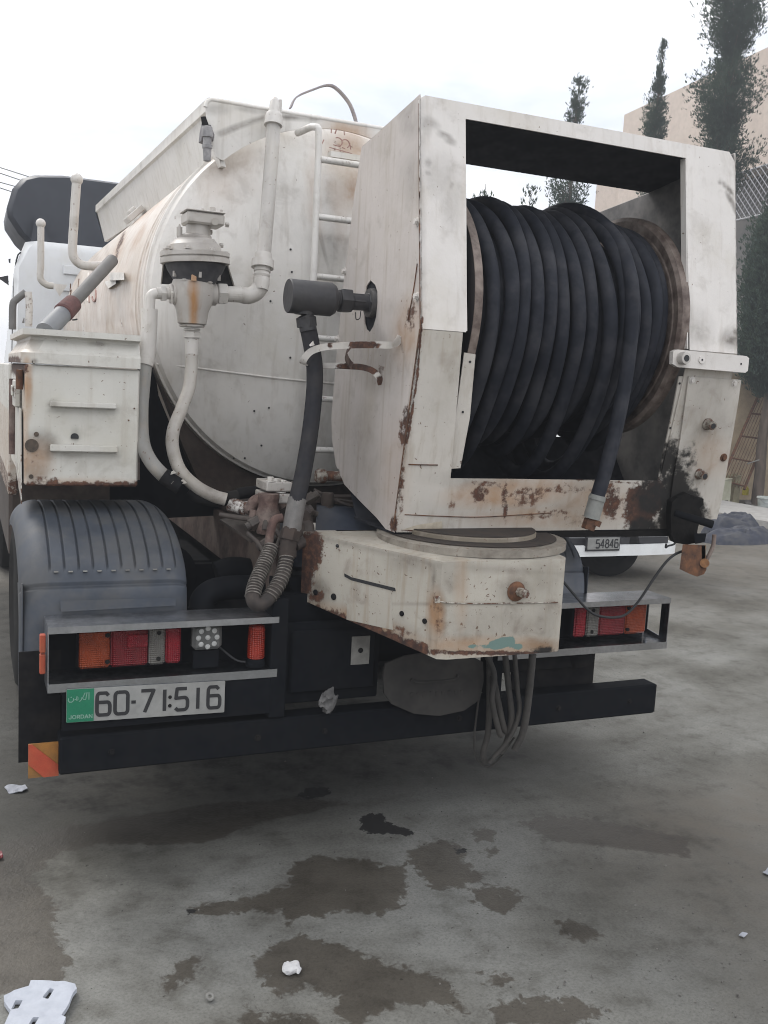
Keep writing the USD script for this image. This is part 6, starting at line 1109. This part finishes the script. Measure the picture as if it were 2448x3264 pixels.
# ---- debris by the wall
CREAM = mat_plain('old_cream_tin', (.36, .36, .26), (.46, .45, .35), 6., .6, dust=(.28, .26, .2), dustamt=.5)
OLIVE = mat_plain('olive_tin', (.17, .15, .09), (.26, .24, .15), 8., .7, dust=(.14, .11, .07), dustamt=.5)
def tin(name, label, px0, px1_, py0, py1_, Y, mat, cat, hole=False):
    a, b = at(px0, py1_, Y=Y), at(px1_, py0, Y=Y); base = ((a[0] + b[0]) / 2, Y + .12, max(a[2], 0)); t = thing(name, label, cat, base)
    z0 = max(a[2], 0.)
    obj('body', hull([(a[0], Y, z0), (b[0], Y + .03, z0), (a[0] + .02, Y + .24, z0), (b[0] + .02, Y + .25, z0), (a[0] + .03, Y, b[2]), (b[0] - .01, Y + .03, b[2] + .02), (a[0] + .04, Y + .24, b[2]), (b[0], Y + .25, b[2] + .02)]), mat, t)
    obj('rim', [cyl((a[0] + .03, Y - .004, b[2]), (b[0] - .01, Y + .026, b[2] + .02), .010, n=8)], mat, t)
    obj('cap', cyl((a[0] + .09, Y + .1, b[2] + .004), (a[0] + .09, Y + .1, b[2] + .04), .035, n=14), mat, t)
tin('square_tin', 'old cream square tin standing on the ground by the wall', 2297, 2338, 1530, 1606, 9.4, CREAM, 'tin')
tin('square_tin', 'darker olive tin standing behind the cream one', 2334, 2368, 1520, 1604, 9.62, OLIVE, 'tin')
p = at(2375, 1578, Y=9.9); YB = thing('yellow_jug', 'small yellow plastic jug at the foot of the wall', 'jug', p); obj('body', [lathe(p, (0, 0, 1), [(0, .05), (.01, .055), (.12, .055), (.15, .03), (.165, .022)], 18)], mat_plain('yellow_plastic', (.42, .34, .03), (.5, .42, .05), 20., .5), YB, smooth=35); obj('cap', cyl(p + [0, 0, .165], p + [0, 0, .19], .025), OLIVE, YB)
p = at(2440, 1640, Z=0); BK = thing('bucket', 'dusty pale bucket at the right edge in front of the wall', 'bucket', p); Bk = mat_plain('bucket_plastic', (.34, .37, .35), (.46, .48, .46), 8., .6, dust=(.16, .2, .18), dustamt=.6)
obj('body', lathe(p, (0, 0, 1), [(0, .11), (.005, .115), (.27, .145), (.28, .15), (.28, .14), (.02, .108)], 30), Bk, BK, smooth=35); obj('rim', lathe(p + [0, 0, .255], (0, 0, 1), [(0, .146), (.0, .156), (.014, .157), (.018, .148)], 30), Bk, BK, smooth=35); obj('handle', tube([p + [-.15, 0, .25], p + [-.13, -.1, .2], p + [0, -.16, .17], p + [.13, -.1, .2], p + [.15, 0, .25]], .004, 8), WIRE, BK)
TARP = mat_plain('blue_grey_tarp', (.022, .026, .040), (.05, .054, .07), 5., .85, bump=.5, dust=(.09, .088, .085), dustamt=.5)
def roll(name, label, L_, r, mat, cat):
    P_ = smooth_path(L_, 8); b = P_.mean(0) * [1, 1, 0]
    m = sweep(P_, lambda s: circ(r * (1 + .04 * math.sin(s * 11) + .03 * math.sin(s * 23 + 1)), 18) * [1, 1.0 + .08 * math.sin(s * 7)]); V = np.array(m.vertices); V += (meshkit.fbm(V * 9, 3)[:, None] - .5) * .06; V[:, 2] = np.maximum(V[:, 2], .004)
    t = obj(name, trimesh.Trimesh(V, m.faces, process=False), mat, '/World', smooth=50, label=label, cat=cat); return t
g_ = lambda x, y, h: at(x, y, Z=0) * [1, 1, 0] + [0, 0, h]
def heap(name, label, px_pts, hmax, mat, seed):
    Pq = np.array([at(x, y, Z=0)[:2] for x, y in px_pts]); pg = sg.Polygon(Pq).buffer(.02); x0, y0, x1, y1 = pg.bounds
    X_, Y_ = np.meshgrid(np.arange(x0, x1, .022), np.arange(y0, y1, .022), indexing='ij'); fl = np.stack([X_.ravel(), Y_.ravel()], 1); ins = shapely.contains_xy(pg, fl[:, 0], fl[:, 1])
    d = shapely.distance(pg.exterior, shapely.points(fl)); env = np.where(ins, np.clip(d / .16, 0, 1), 0) ** .55; w = meshkit.fbm(np.stack([fl[:, 0] * 2.2, fl[:, 1] * 6, 0 * fl[:, 0]], 1), 4, seed); fold = 1 - np.abs(meshkit.fbm(np.stack([fl[:, 0] * 3 + w * 2, fl[:, 1] * 9, 0 * fl[:, 0] + 5], 1), 3, seed) - .5) * 3.2
    z = np.where(ins, .004 + env * hmax * (.55 + .45 * w) * (.62 + .38 * fold), -.02); n1, n2 = X_.shape; I_, J_ = np.meshgrid(np.arange(n1 - 1), np.arange(n2 - 1), indexing='ij'); q = (I_ * n2 + J_).ravel(); F = np.vstack([np.stack([q, q + n2, q + n2 + 1], 1), np.stack([q, q + n2 + 1, q + 1], 1)]); F = F[ins[F].any(1)]
    m = trimesh.Trimesh(np.stack([fl[:, 0], fl[:, 1], z], 1), F, process=True); obj(name, m, mat, '/World', smooth=45, label=label, cat='tarpaulin')
heap('tarp_heap', 'creased dark blue tarpaulin heap lying behind the swing lock lever', [(2235, 1706), (2260, 1686), (2330, 1676), (2400, 1684), (2425, 1700), (2380, 1710), (2300, 1710)], .30, TARP, 3)
heap('tarp_heap', 'dusty grey tarpaulin edge nearest the camera along the heap', [(2235, 1728), (2270, 1712), (2340, 1708), (2420, 1708), (2470, 1716), (2460, 1732), (2380, 1738), (2290, 1736)], .20, TARP, 8)
p = at(2360, 1655, Z=0); sl_ = hull([at(x, y, Z=0) * [1, 1, 0] + [0, 0, h] for x, y, h in ((2265, 1650, 0), (2265, 1650, .10), (2470, 1690, 0), (2470, 1690, .1), (2280, 1622, 0), (2280, 1622, .16), (2480, 1655, 0), (2480, 1655, .14))])
obj('concrete_slab', sl_, mat_plain('pale_slab', (.26, .25, .235), (.34, .335, .32), 7., .9, bump=.4), '/World', label='flat pale concrete slab behind the rolled tarpaulins', cat='slab')
ms = []; 
for k in range(46):
    q = at(rng.uniform(2300, 2448), rng.uniform(1592, 1648), Z=0); s = rng.uniform(.02, .075); m = trimesh.creation.icosphere(1, s); m.vertices *= rng.uniform(.5, 1.4, 3); m.vertices += (meshkit.noise(m.vertices * 30 + k)[:, None] - .5) * s; m.apply_translation(q + [0, .4, s * .5]); ms.append(m)
obj('rubble', ms, mat_plain('dark_rubble', (.03, .028, .026), (.16, .145, .13), 9., .9), '/World', kind='stuff', label='dark broken rubble at the foot of the ochre wall', cat='rubble')
# ---- white car behind
VW = mat_plain('white_car_paint', (.66, .67, .66), (.70, .71, .70), 4., .3, bump=.0, dust=(.55, .54, .52), dustamt=.3)
YV_ = 4.2; bl = at(1570, 1760, Y=YV_)[0]; br = at(2166, 1757, Y=YV_)[0]; zb0, zb1 = at(1900, 1769, Y=YV_)[2], at(1900, 1741, Y=YV_)[2]
CA = thing('white_car', 'white car parked behind the truck, seen under the housing', 'car', ((bl + br) / 2, 6, 0))
obj('body', hull([(x, y, z) for x, y, z in ((bl + .04, YV_ + .15, .38), (br - .04, YV_ + .15, .38), (bl + .04, YV_ + .10, .85), (br - .04, YV_ + .10, .85), (bl + .1, YV_ + .2, 1.02), (br - .1, YV_ + .2, 1.02), (bl, YV_ + 1, .4), (br, YV_ + 1, .4), (bl + .02, YV_ + 4.2, .4), (br - .02, YV_ + 4.2, .4), (bl + .06, YV_ + 4, .95), (br - .06, YV_ + 4, .95))]), VW, CA, smooth=30)
cbn = obj('cabin', hull([(bl + .12, YV_ + .22, 1.0), (br - .12, YV_ + .22, 1.0), (bl + .25, YV_ + .55, 1.62), (br - .25, YV_ + .55, 1.62), (bl + .25, YV_ + 2.2, 1.64), (br - .25, YV_ + 2.2, 1.64), (bl + .12, YV_ + 3, 1.0), (br - .12, YV_ + 3, 1.0)]), VW, CA, smooth=30)
obj('rear_window', hull([(bl + .3, YV_ + .305, 1.16), (br - .3, YV_ + .305, 1.16), (bl + .36, YV_ + .505, 1.53), (br - .36, YV_ + .505, 1.53), (bl + .3, YV_ + .40, 1.16), (br - .3, YV_ + .40, 1.16), (bl + .36, YV_ + .6, 1.53), (br - .36, YV_ + .6, 1.53)]), mat_plain('car_glass', (.25, .27, .29), (.32, .34, .36), 2., .12, bump=0.), cbn)
bp_ = sweep(smooth_path([(bl, YV_ + .5, (zb0 + zb1) / 2), (bl + .02, YV_ + .16, (zb0 + zb1) / 2), (bl + .16, YV_ + .02, (zb0 + zb1) / 2), ((bl + br) / 2, YV_, (zb0 + zb1) / 2), (br - .16, YV_ + .02, (zb0 + zb1) / 2), (br - .02, YV_ + .16, (zb0 + zb1) / 2), (br, YV_ + .5, (zb0 + zb1) / 2)], 8), np.array([[-.05, -.03], [.03, -.04], [.05, -.02], [.05, .03], [-.05, .03]]), up=(0, 0, 1))
obj('bumper', bp_, VW, CA, smooth=40)
obj('lower_grille', box(bl + .1, br - .1, YV_ + .06, YV_ + .2, zb1 - .01, .40), SMOKE, CA)
A_, B_ = at(1872, 1753, Y=YV_ - .05), at(1976, 1722, Y=YV_ - .05)
cp2 = obj('number_plate', box(A_[0], B_[0], YV_ - .05, YV_ - .043, A_[2], A_[2] + .112, .003), WHITEPLATE, CA)
obj('plate_frame', box(A_[0] - .012, B_[0] + .012, YV_ - .044, YV_ - .01, A_[2] - .014, A_[2] + .12, .003), SMOKE, cp2)
tw = .0125; xg = A_[0] + .092
for k, ch in enumerate((G5, G4, G8, G4, G6)):
    obj('digit', place(extrude(affinity.translate(ch(.038, .075), k * .052, 0), .001), (xg, YV_ - .0505, A_[2] + .018), (1, 0, 0), (0, 0, 1), (0, -1, 0)), INK, cp2)
def cwheel(p, ax, R_, w):
    t = obj('wheel', lathe(np.array(p) - np.array(ax) * w / 2, ax, [(.02, R_ * .6), (0, R_ * .68), (.012, R_ * .92), (.04, R_), (w - .04, R_), (w - .012, R_ * .92), (w, R_ * .68), (w - .02, R_ * .6)], 40), TYRE, CA, smooth=35); obj('rim', lathe(np.array(p) - np.array(ax) * w / 2, ax, [(.03, R_ * .6), (.03, R_ * .2), (.02, R_ * .18), (.02, .01)], 28), CAST_RIM, t, smooth=30)
pw = at(1937, 1836, Z=0); a_ = np.array([-.55, -.835, 0]); R_ = .30; cwheel((pw[0], pw[1] + .05, R_), a_, R_, .21); cwheel((bl + .2, YV_ + .75, R_), (1., 0, 0), R_, .2)
for x in (bl + .2, br - .2): cwheel((x, YV_ + 3.3, R_), (1., 0, 0), R_, .2)
# ---- power lines
for i, (a, b, lab) in enumerate([((0, 534), (72, 557), 'highest of the four thin power lines crossing the sky left of the cab'), ((0, 552), (65, 574), 'second highest of the four thin power lines crossing the sky left of the cab'), ((0, 581), (51, 595), 'third of the four thin power lines crossing the sky left of the cab'), ((0, 599), (43, 613), 'lowest of the four thin power lines crossing the sky left of the cab')]):
    a, b = np.array(a, float), np.array(b, float); d = (b - a) / (b - a)[0]; q0_, q1_ = at(*(a - d * 700), Y=22), at(*(a + d * 420), Y=26)
    tt_ = np.linspace(0, 1, 24)[:, None]; P_ = q0_ + (q1_ - q0_) * tt_ - np.array([0, 0, 1.]) * (.0 * tt_ * (1 - tt_)); obj('power_line', sweep(P_, circ(.011, 6)), INK, '/World', label=lab, cat='power line', group='power lines in the sky')
# ---- litter on the ground
fo_ = [(12, 3162), (45, 3143), (92, 3128), (98, 3112), (160, 3116), (207, 3116), (240, 3124), (245, 3140), (232, 3158), (222, 3182), (218, 3190), (196, 3222), (210, 3230), (200, 3256), (218, 3258), (200, 3290), (-20, 3300), (10, 3262), (34, 3205), (30, 3200), (14, 3180)]
slots = [[(140, 3164), (160, 3140), (168, 3143), (152, 3168)], [(40, 3200), (52, 3174), (68, 3173), (55, 3197)], [(92, 3260), (108, 3232), (120, 3231), (104, 3260)]]
zf = .035
to2 = lambda Lp: [tuple(at(x, y, Z=zf)[:2]) for x, y in Lp]
fpoly = sg.Polygon(to2(fo_)).buffer(0)
for s in slots: fpoly = fpoly.difference(sg.Polygon(to2(s)).buffer(.003))
fm = extrude(fpoly, .013); fm.apply_translation((0, 0, .012)); FMm = dense(fm, .012); V = np.array(FMm.vertices); V[:, 2] += (meshkit.fbm(V * [14, 14, 0], 3) - .5) * .016; FMm = trimesh.Trimesh(V, FMm.faces)
obj('foam_panel', FMm, FOAM, '/World', label='torn white foam sheet with three slots at lower left', cat='foam sheet')
p = at(930, 3095, Z=0); m = trimesh.creation.icosphere(3, .03); m.vertices *= [1.0, .85, .45]; m.vertices += (meshkit.fbm(m.vertices * 60, 3)[:, None] - .5) * .018; m.apply_translation(p + [0, 0, .010]); obj('plaster_lump', m, STONE, '/World', label='white plaster lump lying on the dark stain', cat='lump')
p = at(668, 3187, Z=0); RG = trimesh.creation.torus(.0085, .0042); RG.vertices *= [1, 1, 1.3]; RG.apply_transform(trimesh.transformations.rotation_matrix(.5, (1, .3, 0))); RG.apply_translation(p + [0, 0, .009]); obj('plastic_ring', RG, STICKER, '/World', smooth=True, label='small pale ring lying on the concrete in the foreground', cat='ring')
def scrap(name, L_, mat, label, cat, h=.006):
    P_ = [at(x, y, Z=0) for x, y in L_]; m = dense(extrude(sg.Polygon([tuple(q[:2]) for q in P_]).buffer(0), .0025), .015); V = np.array(m.vertices); V[:, 2] += h + (meshkit.fbm(V * [30, 30, 0], 2) - .4) * .02; obj(name, trimesh.Trimesh(V, m.faces), mat, '/World', label=label, cat=cat)
scrap('paper_scrap', [(14, 2516), (40, 2510), (80, 2510), (88, 2522), (70, 2530), (30, 2532)], PAPER, 'pale torn paper scrap on the ground left of the bumper', 'paper')
scrap('red_scrap', [(-14, 2722), (4, 2722), (10, 2738), (-12, 2745)], LENSR, 'small red plastic scrap at the left edge of the ground', 'plastic scrap')
scrap('white_chip', [(2430, 2788), (2448, 2770), (2462, 2780), (2452, 2800)], PAPER, 'white chip at the right edge of the concrete', 'chip')
scrap('white_chip', [(2354, 2990), (2366, 2984), (2382, 2986), (2370, 2998)], PAPER, 'tiny white chip on the sandy ground at right', 'chip')
p = at(1045, 2235, Y=-.03); RW = trimesh.creation.icosphere(3, .034); RW.vertices *= [.9, .5, 1.35]; RW.vertices += (meshkit.fbm(RW.vertices * 38 + 3, 3)[:, None] - .5) * .05; RW.apply_translation(p); obj('crumpled_rag', RW, WRAG, '/World', smooth=20, label='crumpled grey rag caught above the underrun bar', cat='rag')
ms = []
for k in range(420):
    x, y = rng.uniform(-.6, 4.2), rng.uniform(-1.6, 2.0)
    if rng.uniform() < .5: x, y = rng.normal(2.1, .5), rng.normal(-1.0, .3)
    s = abs(rng.normal(.0012, .0010)) + .0010; m = trimesh.creation.icosphere(0, s); m.vertices *= rng.uniform(.6, 1.5, 3); m.apply_translation((x, y, s * .35 + .002)); ms.append(m)
obj('loose_grit', ms, GRAVEL, '/World', kind='stuff', label='fine loose grit scattered over the concrete', cat='grit')

# ---- thin haze volume, added to stand in for the lens veil
HZ = usdkit.material(stage, L + 'veil_haze', {'v': ('principled_volume', {'color': (.92, .95, 1.0), 'density': HAZE, 'anisotropy': .35})}, [], volume='v.volume')
obj('haze', box(-75, 95, -45, 115, -1.0, 14.5), HZ, '/World', kind='stuff')
